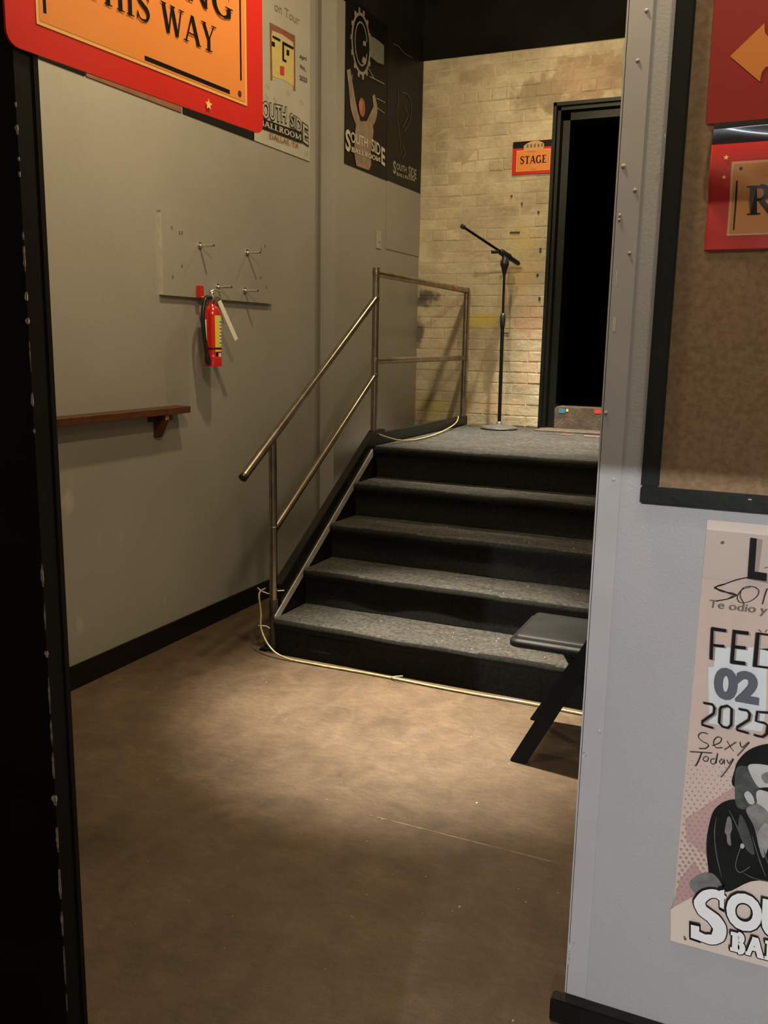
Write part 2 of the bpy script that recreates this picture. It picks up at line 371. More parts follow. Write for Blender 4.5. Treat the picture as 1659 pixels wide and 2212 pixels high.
# serif letters drawn as strokes (thick T, thin t)
def glyph(c, T=.15, t=.06, s=.045):
    """returns (polygons, advance)"""
    o = 0.10  # serif overhang
    def stem(x, w_=T, top=True, bot=True):
        q = [R4(x, 0, x+w_, 1)]
        if bot: q.append(R4(x-o*.9, 0, x+w_+o*.9, s))
        if top: q.append(R4(x-o*.9, 1-s, x+w_+o*.9, 1))
        return q
    def diag(x0, y0, x1, y1, w_): return [[(x0-w_/2, y0), (x0+w_/2, y0), (x1+w_/2, y1), (x1-w_/2, y1)]]
    def ser(x, y): return [R4(x-.13, y, x+.13, y+s)] if y < .5 else [R4(x-.13, y-s, x+.13, y)]
    def arc(cx, cy, rx, ry, a0, a1, w0, w1, n=16):
        pts, ws = [], []
        for k in range(n+1):
            a = a0+(a1-a0)*k/n; pts.append((cx+rx*math.cos(a), cy+ry*math.sin(a)))
            ws.append(w0+(w1-w0)*abs(math.cos(a)))
        return ribbon(pts, ws)
    if c == ' ': return [], .38
    if c == 'I': return stem(.12), .39
    if c == 'T': return stem(.30, bot=True, top=False)+[R4(.02, 1-t, .73, 1), [(.02, .78), (.05, .78), (.09, 1), (.02, 1)], [(.70, .78), (.73, .78), (.73, 1), (.66, 1)]], .78
    if c == 'H': return stem(.10)+stem(.62)+[R4(.25, .49, .62, .49+t)], .88
    if c == 'A': return diag(.10, 0, .42, 1, t*1.2)+diag(.76, 0, .43, 1, T*1.1)+[R4(.2, .3, .66, .3+t)]+ser(.10, 0)+ser(.76, 0), .86
    if c == 'W': return diag(.14, 1, .36, 0, T)+diag(.56, 1, .38, 0, t)+diag(.56, 1, .80, 0, T)+diag(1.02, 1, .82, 0, t)+ser(.14, 1)+ser(.58, 1)+ser(1.02, 1), 1.1
    if c == 'Y': return diag(.14, 1, .40, .45, T)+diag(.70, 1, .44, .45, t)+[R4(.345, 0, .345+T, .5), R4(.23, 0, .6, s)]+ser(.14, 1)+ser(.70, 1), .82
    if c == 'K': return stem(.10)+diag(.68, 1, .25, .46, t)+diag(.36, .58, .74, 0, T)+ser(.68, 1)+ser(.76, 0), .88
    if c == 'N': return stem(.10, t)+stem(.72, t, bot=False)+diag(.15, 1, .73, 0, T), .9
    if c == 'P': return stem(.10)+[R4(.2, 1-t, .42, 1), R4(.2, .46, .42, .46+t)]+arc(.40, .745, .22, .24, -PI/2, PI/2, t, T), .74
    if c == 'R': return stem(.10)+[R4(.2, 1-t, .40, 1), R4(.2, .48, .40, .48+t)]+arc(.39, .755, .21, .23, -PI/2, PI/2, t, T)+diag(.42, .5, .72, 0, T)+ser(.76, 0), .84
    if c == 'E': return stem(.10, top=False, bot=False)+[R4(.01, 1-t, .62, 1), R4(.01, 0, .66, t), R4(.2, .49, .5, .49+t), R4(.59, .8, .62, 1), R4(.63, 0, .66, .22), R4(.47, .42, .5, .62)], .74
    if c == 'L': return stem(.10, bot=False)+[R4(.01, 0, .62, t), R4(.59, 0, .62, .24)], .68
    if c == 'G': return arc(.45, .5, .33, .47, .75, 2*PI-.55, t, T, 24)+[R4(.62, .08, .62+T, .42), R4(.55, .38, .86, .38+s), R4(.70, .72, .73, .97)], .9
    if c == 'O': return arc(.46, .5, .34, .47, 0, 2*PI, t, T, 28), .92
    if c == 'B': return stem(.10, top=False, bot=False)+[R4(.01, 1-t, .4, 1), R4(.01, 0, .44, t), R4(.2, .5, .44, .5+t)]+arc(.39, .765, .19, .22, -PI/2, PI/2, t, T)+arc(.42, .265, .22, .25, -PI/2, PI/2, t, T), .76
    if c == 'M': return stem(.10, t*1.3, top=False)+stem(.86, T*.9, top=False)+diag(.16, 1, .5, .05, T)+diag(.86, 1, .52, .05, t)+[R4(.0, 1-s, .25, 1), R4(.8, 1-s, 1.08, 1)], 1.08
    if c == 'S':
        P_ = spl([(.60, .78), (.50, .93), (.33, .965), (.17, .87), (.16, .70), (.34, .55), (.50, .44), (.58, .27), (.50, .09), (.31, .03), (.16, .09), (.09, .25)], 4)
        n = len(P_); ws = [t+(T*1.05-t)*math.exp(-((k/n-.5)/.2)**2) for k in range(n)]
        return ribbon(P_, ws)+[R4(.58, .70, .61, .97), R4(.075, .03, .105, .30)], .70
    return [], .4
def serif(s, T=.15, t=.06, sf=.045, track=.04):
    out, x = [], 0
    for c in s:
        g, a = glyph(c, T, t, sf)
        out += [[(p[0]+x, p[1]) for p in q] for q in g]; x += a+track
    return out, x-track
def fit(polys, bl, br, tl):
    xs = [p[0] for q in polys for p in q]; ys = [p[1] for q in polys for p in q]
    x0, x1, y0, y1 = min(xs), max(xs), min(ys), max(ys)
    return [[(bl[0]+(p[0]-x0)/(x1-x0)*(br[0]-bl[0])+(p[1]-y0)/(y1-y0)*(tl[0]-bl[0]),
              bl[1]+(p[0]-x0)/(x1-x0)*(br[1]-bl[1])+(p[1]-y0)/(y1-y0)*(tl[1]-bl[1])) for p in q] for q in polys]
_tc = {}
def sans(s, off=0.0, shear=0.0):
    """triangles of a word in Blender's built-in face"""
    k = (s, off, shear)
    if k in _tc: return _tc[k]
    cu = bpy.data.curves.new('word', 'FONT'); cu.body = s; cu.offset = off; cu.shear = shear; cu.resolution_u = 4
    o = bpy.data.objects.new('word', cu); COL.objects.link(o)
    dg = bpy.context.evaluated_depsgraph_get(); me = bpy.data.meshes.new_from_object(o.evaluated_get(dg))
    vs = [(v.co.x, v.co.y) for v in me.vertices]
    q = [[vs[i] for i in p.vertices] for p in me.polygons]
    bpy.data.objects.remove(o); bpy.data.curves.remove(cu); bpy.data.meshes.remove(me)
    _tc[k] = q; return q
def outlined(sh, name, s, bl, br, tl, fillm, linem, parent, off=.02, line=.035):
    a = sans(s, off); b = sans(s, off+line)
    xs = [p[0] for q in a for p in q]; ys = [p[1] for q in a for p in q]
    def mp(q_): return [[(bl[0]+(p[0]-min(xs))/(max(xs)-min(xs))*(br[0]-bl[0])+(p[1]-min(ys))/(max(ys)-min(ys))*(tl[0]-bl[0]),
              bl[1]+(p[0]-min(xs))/(max(xs)-min(xs))*(br[1]-bl[1])+(p[1]-min(ys))/(max(ys)-min(ys))*(tl[1]-bl[1])) for p in q] for q in q_]
    sh.polys(name+'_outline', mp(b), linem, parent); sh.polys(name, mp(a), fillm, parent)

# ------------------------------------------------------------------ key dimensions (metres)
XL, XL2, YS = -2.70, -2.59, 4.97        # left wall, its second plane past the step
YB = 6.30                               # brick wall
YR, XE = 1.80, -.335                    # near right wall plane and its free edge
ZT = 3.44                               # top of painted wall, black above
ZL = .90                                # landing
CEIL = 4.3
def st(name, o): o.name = name; o['kind'] = 'structure'; return o

# ------------------------------------------------------------------ setting
fl = st('floor', box('floor', -5.0, 3.0, -6.5, 8.6, -.1, 0, FLOORM))
ce = st('ceiling', box('ceiling', -5.0, 3.0, -6.5, 8.6, CEIL, CEIL+.1, BLACKD))
wl = st('wall_left', multi('wall_left', [(XL-.12, XL, -1, YS, 0, ZT)], GREY))
w2 = st('wall_left_far', multi('wall_left_far', [(XL-.12, XL2, YS, YB+.2, 0, ZT)], GREY))
st('wall_left_upper', multi('wall_left_upper', [(XL-.12, XL+.001, -1, YS, ZT, CEIL), (XL-.12, XL2+.001, YS, YB+.2, ZT, CEIL)], BLACKD))
wb = st('wall_back', multi('wall_back', [(XL2, -1.625, YB, YB+.2, 0, ZT), (-1.625, -.55, YB, YB+.2, 3.07, ZT), (-.55, 3.0, YB, YB+.2, 0, ZT), (-1.625, -.55, YB, YB+.2, 0, ZL)], MORTAR))
st('wall_back_upper', box('u', XL2, 3.0, YB-.012, YB+.2, ZT, CEIL, BLACKD))
wr = st('wall_right', box('r', XE, 3.0, YR, YR+.12, 0, CEIL, GREYR))
st('wall_right_far', box('r', .55, .65, YR+.12, YB, 0, CEIL, GREY))
st('wall_room_right', box('r', 2.9, 3.0, -6.5, YR, 0, CEIL, GREY))
# near room behind the camera: a wall with a plain doorway to the lit corridor
st('wall_front', multi('wall_front', [(-5, -.05, -1.12, -1, 0, CEIL), (1.45, 3, -1.12, -1, 0, CEIL), (-.05, 1.45, -1.12, -1, 2.045, CEIL)], GREY))
st('wall_corridor', box('c', -5, 3, -6.5, -6.4, 0, CEIL, GREY))
st('wall_left_near', box('c', -5, -4.9, -6.4, 0, 0, CEIL, GREY))
# dark room behind the stage door
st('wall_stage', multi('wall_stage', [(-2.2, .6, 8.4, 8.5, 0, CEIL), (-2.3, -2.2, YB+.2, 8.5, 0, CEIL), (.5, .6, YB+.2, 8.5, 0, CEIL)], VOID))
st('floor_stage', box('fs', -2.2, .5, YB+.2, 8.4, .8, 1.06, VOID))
# baseboards
st('baseboard_left', box('b', XL, XL+.016, .0, YS, 0, .105, BLACKP, bv=.004))
st('baseboard_right', box('b', XE-.03, 2.9, YR-.035, YR, 0, .058, BLACKP, bv=.004))
# narrow dark grey strip at the step in the left wall
st('trim_1', box('t', XL, XL+.012, YS-.045, YS-.002, 0, ZT, mat('dark_grey_strip', (.20, .18, .145), None, 5, .5)))

# control joint in the floor
p0, p1 = on(825, 1768, 2, 0), on(1240, 1880, 2, 0)
JT = mat('floor_joint', (0.1800, 0.1320, 0.0900), (0.0840, 0.0540, 0.0300), 30, .7)
st('trim_2', box('j', p0.x-.05, .3, p0.y-.003, p0.y+.003, 0, .0008, JT))

# near left: black painted partition whose end we look past
JX, JY0, JY1 = -1.133, 1.105, 1.15
pt = st('wall_near_left', box('p', XL, JX, JY0, JY1, 0, CEIL, BLACKP))
st('trim_3', box('t', JX-.004, JX+.0035, JY1-.010, JY1+.004, 0, CEIL-.01, BLACKP, bv=.002))
CHIP = mat('chipped_paint', (0.3510, 0.2970, 0.2295), (0.5670, 0.4860, 0.3915), 90, .8)
rc = random.Random(5); cv, cf = [], []
def sliver(z, ln, wd):
    """a flake gone from the corner: two irregular polygons, one on each face of the edge"""
    n = max(4, int(ln/.006)); L_ = []
    for k in range(n+1):
        t = k/n; L_.append((z-ln/2+ln*t, 1.9*wd*(.3+.7*rc.random())*math.sin(PI*min(max(t, .04), .96))**.5))
    for side in (0, 1):
        for k in range(n):
            b_ = len(cv)
            for zz_, w0 in ((L_[k][0], 0), (L_[k][0], L_[k][1]), (L_[k+1][0], L_[k+1][1]), (L_[k+1][0], 0)):
                cv.append((JX-w0, JY0-.0006, zz_) if side else (JX+.0006, JY0+w0*.5, zz_))
            cf.append((b_, b_+1, b_+2, b_+3) if side else (b_+3, b_+2, b_+1, b_))
for px_, py_, ln, wd in ((15,228,.008,.0012),(19,282,.014,.003),(21,345,.006,.0025),(24,378,.008,.003),(32,510,.012,.0015),(36,560,.04,.0020),(40,640,.014,.003),(42,693,.010,.0035),(46,770,.05,.0008),(52,862,.022,.0025),(56,930,.008,.002),(76,1240,.04,.0030),(82,1330,.05,.0008),(86,1410,.012,.004),(92,1500,.07,.0012),(97,1580,.05,.0014),(101,1650,.05,.0020),(105,1725,.020,.006),(111,1810,.05,.0025),(116,1905,.06,.0028),(120,1990,.05,.0022),(126,2080,.08,.0012),(132,2160,.04,.0010)):
    sliver(on(px_, py_, 1, JY0).z, ln, wd)
st('trim_4', mesh('chips', cv, cf, CHIP))

# ------------------------------------------------------------------ bricks of the back wall
def brickmesh(nm, w_, h_, seed):
    rnd = random.Random(seed); d = .0012+rnd.random()*.003; e = .0055
    j = lambda a=.0022: rnd.uniform(-a, a)
    b = [(-w_/2, 0, -h_/2), (w_/2, 0, -h_/2), (w_/2, 0, h_/2), (-w_/2, 0, h_/2)]
    mid = [(x*1.0+j(), -d*.6, z+j()) for x, y, z in b]
    f = [((w_/2-e)*sx+j(), -d+j(.001), (h_/2-e)*sz+j()) for sx, sz in ((-1, -1), (1, -1), (1, 1), (-1, 1))]
    vs = b+mid+f; fs = [(8, 9, 10, 11)]
    for k in range(4):
        n = (k+1) % 4; fs += [(k, n, n+4, k+4), (k+4, n+4, n+8, k+8)]
    me = bpy.data.meshes.new(nm); me.from_pydata(vs, [], fs); me.materials.append(BRICKP)
    return me
BW, BH, JN = .209, .071, .006
full = [brickmesh('brick', BW, BH, i) for i in range(6)]
half = [brickmesh('brick', .097, BH, 20+i) for i in range(4)]
cut = {}
marks = []
DX0, DX1, DZ = -1.625, -.55, 3.075      # outer edge of the door frame
rows = int((ZT-ZL+.005)/(BH+JN))
cnt = 0; rest = []
for r in range(rows+1):
    z = ZL+.003+BH/2+r*(BH+JN)
    if z+BH/2 > ZT: continue
    header = (r % 6 == 5)
    pitchx = (.097 if header else BW)+JN
    x = XL2+.004-(0 if header else (pitchx/2 if r % 2 else 0))
    while x < .4:
        a, b = max(x, XL2+.003), x+pitchx-JN
        spans = []
        if z-BH/2 < DZ+.004:
            if a < DX0-.004: spans.append((a, min(b, DX0-.003)))
            if b > DX1+.004: spans.append((max(a, DX1+.003), b))
        else: spans.append((a, b))
        for a_, b_ in spans:
            wd = b_-a_
            if wd < .015: continue
            if a_ > -.95: rest.append((a_, b_, z)); continue
            bare = (z > DZ and a_ > -1.56+random.uniform(-.12, .1) and z < 3.33)
            if abs(wd-BW) < .002: me = random.choice(full)
            elif abs(wd-.097) < .002: me = random.choice(half)
            else:
                k = round(wd, 3)
                if k not in cut: cut[k] = brickmesh('brick', wd, BH, len(cut)+50)
                me = cut[k]
            if bare:
                me = me.copy(); me.materials[0] = BRICKR
            o = bpy.data.objects.new('brick', me); COL.objects.link(o); o.location = ((a_+b_)/2, YB+(.0016 if z > 2.0 and random.random() < .75 else 0), z); o.parent = wb; cnt += 1
        x += pitchx
vs, fs = [], []
for a_, b_, z in rest:
    v, f = boxvf(a_, b_, YB-.005, YB, z-BH/2, z+BH/2); k = len(vs); vs += v; fs += [tuple(i+k for i in q) for q in f]
if vs:
    o = mesh('brickwork', vs, fs, BRICKP, wb); o['kind'] = 'stuff'
print('bricks', cnt)
# old paint marks and stains on the brick
def wp(x, y): p = on(x, y, 1, YB); return (p.x, p.y, p.z)
items = [
 (wp(1040, 690), (.11, 1, .05), (.62, .48, .06), .75), (wp(935, 880), (.12, 1, .10), (.60, .46, .07), .7),
 (wp(1130, 520), (.09, 1, .12), (.60, .48, .16), .5), (wp(1130, 600), (.09, 1, .09), (.62, .42, .16), .55),
 (wp(1150, 690), (.12, 1, .12), (.62, .34, .20), .5), (wp(1060, 880), (.22, 1, .10), (.56, .40, .24), .5),
 (wp(925, 640), (.085, 1, .04), (.05, .05, .05), .8), (wp(912, 652), (.05, 1, .045), (.05, .05, .05), .8), (wp(906, 720), (.03, 1, .09), (.06, .06, .05), .8),
 (wp(1175, 200), (.20, 1, .10), (.24, .18, .105), .75), (wp(1030, 165), (.16, 1, .05), (.30, .22, .13), .5), (wp(1290, 165), (.34, 1, .13), (.34, .23, .14), .75), (wp(1195, 235), (.05, 1, .05), (.22, .17, .10), .7),
 (wp(980, 240), (.22, 1, .12), (.44, .35, .22), .35), (wp(1000, 600), (.16, 1, .12), (.45, .40, .30), .3),
 (wp(940, 870), (.25, 1, .25), (.36, .32, .24), .45), (wp(1080, 905), (.2, 1, .05), (.30, .26, .2), .5), (wp(1150, 800), (.10, 1, .12), (.62, .44, .28), .5),
]
blobs(BRICKP, items); blobs(MORTAR, items)
wq = lambda x, y: tuple(on(x, y, 0, XL))
blobs(GREY, [(wq(147, 1085), (1, .03, .045), (.42, .39, .33), .6), (wq(172, 1350), (1, .02, .04), (.42, .39, .33), .55), (wq(262, 1165), (1, .010, .03), (.40, .37, .32), .5), (wq(357, 1295), (1, .008, .03), (.38, .36, .31), .4), (wq(215, 1165), (1, .006, .04), (.38, .36, .31), .35), (wq(210, 905), (1, .02, .03), (.26, .24, .2), .4)], .4, 30)
MK = mat('dark_mark', (.05, .05, .07), None, 4, .6)
for k, (x, y, w_, h_) in enumerate(((1112, 502, 20, 3), (1167, 540, 4, 8), (1161, 594, 4, 5), (1105, 423, 4, 3), (1127, 440, 3, 5), (1163, 458, 4, 4), (1165, 645, 4, 6), (1092, 720, 14, 2))):
    p = on(x, y, 1, YB-.009); a = w_*.0036/2; b = h_*.0036/2
    o = box('paint_mark', p.x-a, p.x+a, YB-.0095, YB-.006, p.z-b, p.z+b, MK, wb)

# ------------------------------------------------------------------ stage door
dr = empty('door_1', (-1.1, YB, ZL), kind='structure')
jp = [(YB-.045, 0), (YB-.045, .022), (YB-.03, .03), (YB-.03, .05), (YB+.02, .058), (YB+.02, .105), (YB+.2, .105), (YB+.2, 0)]
extr('door_jamb', [(-1.625+b, a) for a, b in jp], 2, ZL, 3.075, GREENBLK, dr)
extr('door_jamb', [(-.55-b, a) for a, b in jp], 2, ZL, 3.075, GREENBLK, dr)
extr('door_head', [(a, 3.075-b) for a, b in jp], 0, -1.625, -.55, GREENBLK, dr)
TH = mat('worn_threshold', (0.0680, 0.0480, 0.0320), (0.1200, 0.0920, 0.0640), 18, .8, bump=.8, bscale=60)
box('threshold', -1.52, -.655, YB+.0, YB+.2, ZL, 1.055, TH, dr, bv=.008)
box('sill_plate', -1.60, -.60, 6.06, YB, ZL-.002, ZL+.006, mat('worn_brown_sill', (0.0450, 0.0338, 0.0225), (0.0900, 0.0675, 0.0450), 20, .7), dr)
TB = mat('blue_tape', (.05, .20, .34), None, 9, .6); TY = mat('yellow_tape', (.75, .70, .05), None, 9, .6)
TR = mat('red_tape', (.60, .06, .035), None, 9, .6); TP = mat('pink_tape', (.72, .22, .25), None, 9, .6)
def tape(name, pa, pb, ax, v, th, w_, m, par, lab=None, z_=None):
    a, b = on(*pa, ax, v), on(*pb, ax, v)
    if ax == 1: o = box(name, a.x, b.x, v-th, v, min(a.z, b.z), max(a.z, b.z), m, par)
    else: o = box(name, a.x, b.x, a.y-w_/2, a.y+w_/2, v, v+th, m, par)
    if lab: o['label'] = lab
    return o
tape('tape_mark', (1207, 892), (1221, 883), 1, YB, .002, 0, TB, dr, 'blue tape'); tape('tape_mark', (1223, 889), (1228, 884), 1, YB, .002, 0, TY, dr, 'yellow tape')
tape('tape_mark', (1284, 893), (1330, 886), 1, YB, .002, 0, TR, dr, 'red tape')
tape('tape_mark', (1212, 938), (1240, 938), 2, ZL+.006, .0012, .014, TR, dr, 'red tape'); tape('tape_mark', (1262, 941), (1310, 941), 2, ZL+.006, .0012, .012, TP, dr, 'pink tape')
tape('tape_mark', (1248, 925), (1264, 925), 2, ZL+.006, .0012, .02, TP, dr, 'pink tape')

# ------------------------------------------------------------------ carpeted stairs
stairs = empty('staircase', (-1.2, 3.52, 0), 'black carpeted stairs of four treads rising to a landing', 'stairs')
SX0, SX1 = -2.1515, .5
ys = [3.52, 3.81, 4.09, 4.375, 4.65]; RZ = .18
from mathutils import noise
def step_profile(y, z0, z1, yb):
    p = [(y+.022, z0), (y+.024, z0+.05), (y+.022, z1-.055), (y+.010, z1-.046)]
    for k in range(7):
        a = PI+(-PI/2)*k/6; p.append((y+.024+.024*math.cos(a), z1-.024+.024*math.sin(a)))
    p += [(y+.12, z1-.001), (yb, z1-.003), (yb, z0)]
    return p
NOSE_OUT = .007   # the wrapped carpet noses bulge sideways over the flange
def stepmesh(name, y, z0, z1, yb, seed, drape, x0=SX0, x1=SX1):
    prof = step_profile(y, z0, z1, yb); n = len(prof); K = 70; vs, fs = [], []
    for i in range(K+1):
        x = x0+(x1-x0)*i/K
        for j, (a, b) in enumerate(prof):
            am = .004 if j < n-3 else .0015
            if j in (1, 2): am = drape
            q = noise.noise(Vector((x*3.2, b*9, seed)))*am*2
            xx = x-(NOSE_OUT if (i == 0 and 1 < j < n-3) else 0)
            vs.append((xx, a-q if j < n-2 else a, b+(noise.noise(Vector((x*5, a*6, seed+3)))*.003 if 2 < j < n-1 else 0)))
    for i in range(K):
        for j in range(n):
            a = i*n+j; b = i*n+(j+1) % n; fs.append((a, b, b+n, a+n))
    fs += [tuple(range(n)), tuple(range(K*n, K*n+n))[::-1]]
    o = mesh(name, vs, fs, CARPET, stairs, True)
    bm = bmesh.new(); bm.from_mesh(o.data); bmesh.ops.recalc_face_normals(bm, faces=bm.faces); bm.to_mesh(o.data); bm.free()
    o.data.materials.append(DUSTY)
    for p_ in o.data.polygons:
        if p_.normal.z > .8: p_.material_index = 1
    sharp(o, 60); return o
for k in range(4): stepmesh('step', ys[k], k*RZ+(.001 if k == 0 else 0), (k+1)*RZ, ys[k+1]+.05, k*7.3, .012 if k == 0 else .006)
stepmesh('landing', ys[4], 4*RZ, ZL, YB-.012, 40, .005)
# stringer: black board with a pale metal flange inside it
SL = .647
extr('stringer', [(3.60, 0), (3.60, .33), (3.67, .372), (4.668, .985), (4.80, .985), (4.80, 0)], 0, -2.205, -2.160, BLACKP, stairs, bv=.003)
FL = mat('pale_metal_flange', (0.2700, 0.2550, 0.2325), (0.3450, 0.3300, 0.3000), 12, .45)
zl = lambda y: .18+(y-3.52)*.643
extr('flange', [(3.54, zl(3.54)-.045), (3.54, zl(3.54)-.004), (4.62, zl(4.62)-.004), (4.62, zl(4.62)-.045)], 0, -2.160, -2.1535, FL, stairs).data
extr('kerb', [(4.70, ZL-.005), (4.70, .962), (6.29, .962), (6.29, ZL-.005)], 0, -2.205, -2.165, BLACKP, stairs, bv=.004)
box('side_panel', -2.20, -2.17, 4.80, 6.29, 0, .90, BLACKP, stairs)
box('post_foot', -2.25, -2.155, 3.54, 3.65, 0, .012, BLKMET, stairs, bv=.004)

# pale cable lying along the foot of the stairs
def cable(name, pts, r, lab, n=6):
    o = tube(name, smoothpath(pts, n), r*.8, ROPE, None, 8); return tag(o, lab, 'cable')
g = lambda x, y, ax, v: on(x, y, ax, v)
pts = [(-2.245, 3.60, .300), (-2.250, 3.55, .285), (-2.232, 3.535, .20), (-2.215, 3.512, .12), (-2.15, 3.490, .045), (-2.06, 3.482, .012), (-1.9, 3.484, .007), (-1.6, 3.489, .008), (-1.2, 3.480, .007), (-.9, 3.486, .009), (-.6, 3.480, .007), (-.2, 3.484, .007), (.3, 3.482, .007)]
c1 = cable('stair_cable', pts, .0058, 'pale yellow cable running along the foot of the stairs and up the front handrail post')
tube('cable_tie', [(-2.29, 3.60, .297), (-2.25, 3.573, .292), (-2.21, 3.568, .286), (-2.172, 3.59, .30), (-2.14, 3.60, .304)], .0032, mat('pale_tie', (.6, .56, .42), None, 4, .5), c1, 6)
tube('cable_tie', [(-2.238, 3.52, .135), (-2.21, 3.545, .130), (-2.18, 3.53, .128)], .0025, MATS['pale_tie'], c1, 6)
tube('loose_end', [(-1.52, 3.486, .01), (-1.49, 3.470, .026), (-1.455, 3.47, .034)], .0022, MATS['pale_tie'], c1, 6)
p2 = [(-2.185, 4.70, .972), (-2.13, 4.74, .945), (-2.08, 4.86, .915), (-2.05, 5.05, .908), (-2.06, 5.35, .908), (-2.10, 5.7, .915), (-2.14, 5.98, .935), (-2.168, 6.10, .970)]
cable('landing_cable', p2, .006, 'pale yellow cable lying along the kerb of the upper landing')

# ------------------------------------------------------------------ handrail
HR = .0195
XP = -2.185
hr = empty('handrail', (XP, 3.6, 0), 'bent steel tube handrail beside the stairs and guarding the landing edge', 'handrail')
A_y, B_y = 4.70, 6.17
A_y = on(810, 760, 0, XP).y; B_y = on(1004, 760, 0, XP).y
zt = on(812, 590, 0, XP).z; zB = on(1008, 628, 0, XP).z; zm = (on(818, 780, 0, XP).z+on(1000, 773, 0, XP).z)/2
tip = on(525, 1032, 0, XP); rA = on(812, 645, 0, XP); mA = on(812, 812, 0, XP); mF = on(600, 1140, 0, XP); fp = on(590, 1140, 0, XP)
print('rails', A_y, B_y, zt, zB, zm, tip, rA, mA, mF)
FY = fp.y
slope_r = (rA.z-tip.z)/(A_y-tip.y)
tube('post', [(XP, FY, .012), (XP, FY, tip.z+(FY-tip.y)*slope_r-.01)], HR, STEEL, hr)
tube('post', [(XP, A_y, .96), (XP, A_y, zt+.03)], HR, STEEL, hr)
tube('post', [(XP, B_y, .955), (XP, B_y, zB-.03), (XP, B_y, zB)], HR, STEEL, hr)
top = Vector((XP, B_y, zB))
tube('sloping_rail', [(XP, tip.y, tip.z), (XP, A_y, rA.z)], HR, STEEL, hr)
tube('sloping_rail', [(XP, FY, mF.z-.01), (XP, A_y, mA.z)], HR*.9, STEEL, hr)
tube('level_rail', [(XP, A_y, zt), (XP, B_y+.0, zB)], HR, STEEL, hr)
tube('level_rail', [(XP, A_y, zm), (XP, B_y, zm)], HR*.9, STEEL, hr)
d_ = Vector((0, A_y-tip.y, rA.z-tip.z)).normalized()
tube('rail_end', [Vector(tip)-d_*.004, Vector(tip)+d_*.012], HR*1.02, RUBBER, hr)
for y, z in ((A_y, zt), (B_y, zB), (A_y, rA.z), (A_y, mA.z), (A_y, zm), (B_y, zm), (FY, mF.z)):
    lathe('weld', [(HR*.5, -HR*1.15), (HR*1.08, -HR*.7), (HR*1.12, 0), (HR*1.08, HR*.7), (HR*.5, HR*1.15)], (XP, y, z), STEEL, hr, 16)
lathe('base_plate', [(.04, 0), (.04, .006), (.026, .01), (HR, .012)], (XP, FY, .0), STEEL, hr, 20)
tube('lower_sleeve', [(XP, FY, .012), (XP, FY, .26)], HR*1.12, mat('dark_sleeve', (.05, .04, .03), (.09, .07, .055), 9, .45, metal=.6), hr)
lathe('base_plate', [(.035, 0), (.035, .006), (HR, .008)], (XP, A_y, .962), STEEL, hr, 20)
lathe('base_plate', [(.035, 0), (.035, .006), (HR, .008)], (XP, B_y, .962), STEEL, hr, 20)
yt = on(980, 612, 0, XP).y; zz = zt+(zB-zt)*(yt-A_y)/(B_y-A_y)
tube('tape_band', [(XP, yt-.012, zz), (XP, yt+.014, zz)], HR*1.03, mat('bright_red_tape', (.85, .12, .06), None, 3, .5), hr)

# ------------------------------------------------------------------ microphone stand
mb = on(1078, 926, 2, ZL)
ms = empty('microphone_stand', (mb.x, mb.y, ZL), 'black microphone stand with tilted boom on the landing before the brick wall', 'stand')
lathe('base', [(.128, 0), (.13, .006), (.126, .013), (.09, .022), (.045, .028), (.024, .034), (.018, .05), (.014, .052)], (mb.x, mb.y, ZL), mat('cast_iron_grey', (0.0500, 0.0475, 0.0400), (0.0700, 0.0650, 0.0550), 30, .55, metal=.3, bump=.3), ms, 40)
jz = on(1086, 690, 1, mb.y); tz = on(1090, 572, 1, mb.y)
lean = Vector((tz.x-mb.x, 0, tz.z-ZL))
P_ = lambda f: Vector((mb.x, mb.y, ZL))+lean*f
fj = (jz.z-ZL)/lean.z
tube('lower_tube', [P_(.03), P_(fj)], .0125, BLKMET, ms)
lathe('clutch', [(.012, -.06), (.016, -.05), (.019, -.02), (.019, .02), (.015, .035), (.010, .04)], P_(fj), RUBBER, ms, 16)
tube('upper_tube', [P_(fj), P_(1)], .0085, BLKMET, ms)
lathe('swivel_head', [(.009, -.07), (.012, -.06), (.022, -.02), (.03, .0), (.03, .02), (.018, .045)], P_(1), RUBBER, ms, 16)
cl = P_(1)+Vector((0, 0, .03))
bR = on(1121, 570, 1, mb.y+.16); bL = on(1002, 491, 1, mb.y-.34)
bd = (bR-bL).normalized()
mid_ = bL+bd*((cl-bL).dot(bd))
tube('boom', [bL, bR-bd*.10], .0085, BLKMET, ms)
tube('counterweight', [bR-bd*.13, bR-bd*.12, bR-bd*.01, bR], [.012, .0165, .0165, .012], RUBBER, ms)
tube('boom_clamp', [mid_-bd*.05, mid_-bd*.04, mid_+bd*.05, mid_+bd*.06], [.012, .021, .024, .014], RUBBER, ms)
tube('clamp_arm', [cl-Vector((0, 0, .04)), mid_], .018, RUBBER, ms)
tube('clamp_knob', [mid_-bd*.06+Vector((-.0, -.02, -.01)), mid_-bd*.075+Vector((-.025, -.045, -.02))], .011, RUBBER, ms)
tube('microphone_thread', [bL-bd*.025, bL-bd*.02, bL, bL+bd*.01], [.009, .015, .015, .011], RUBBER, ms)

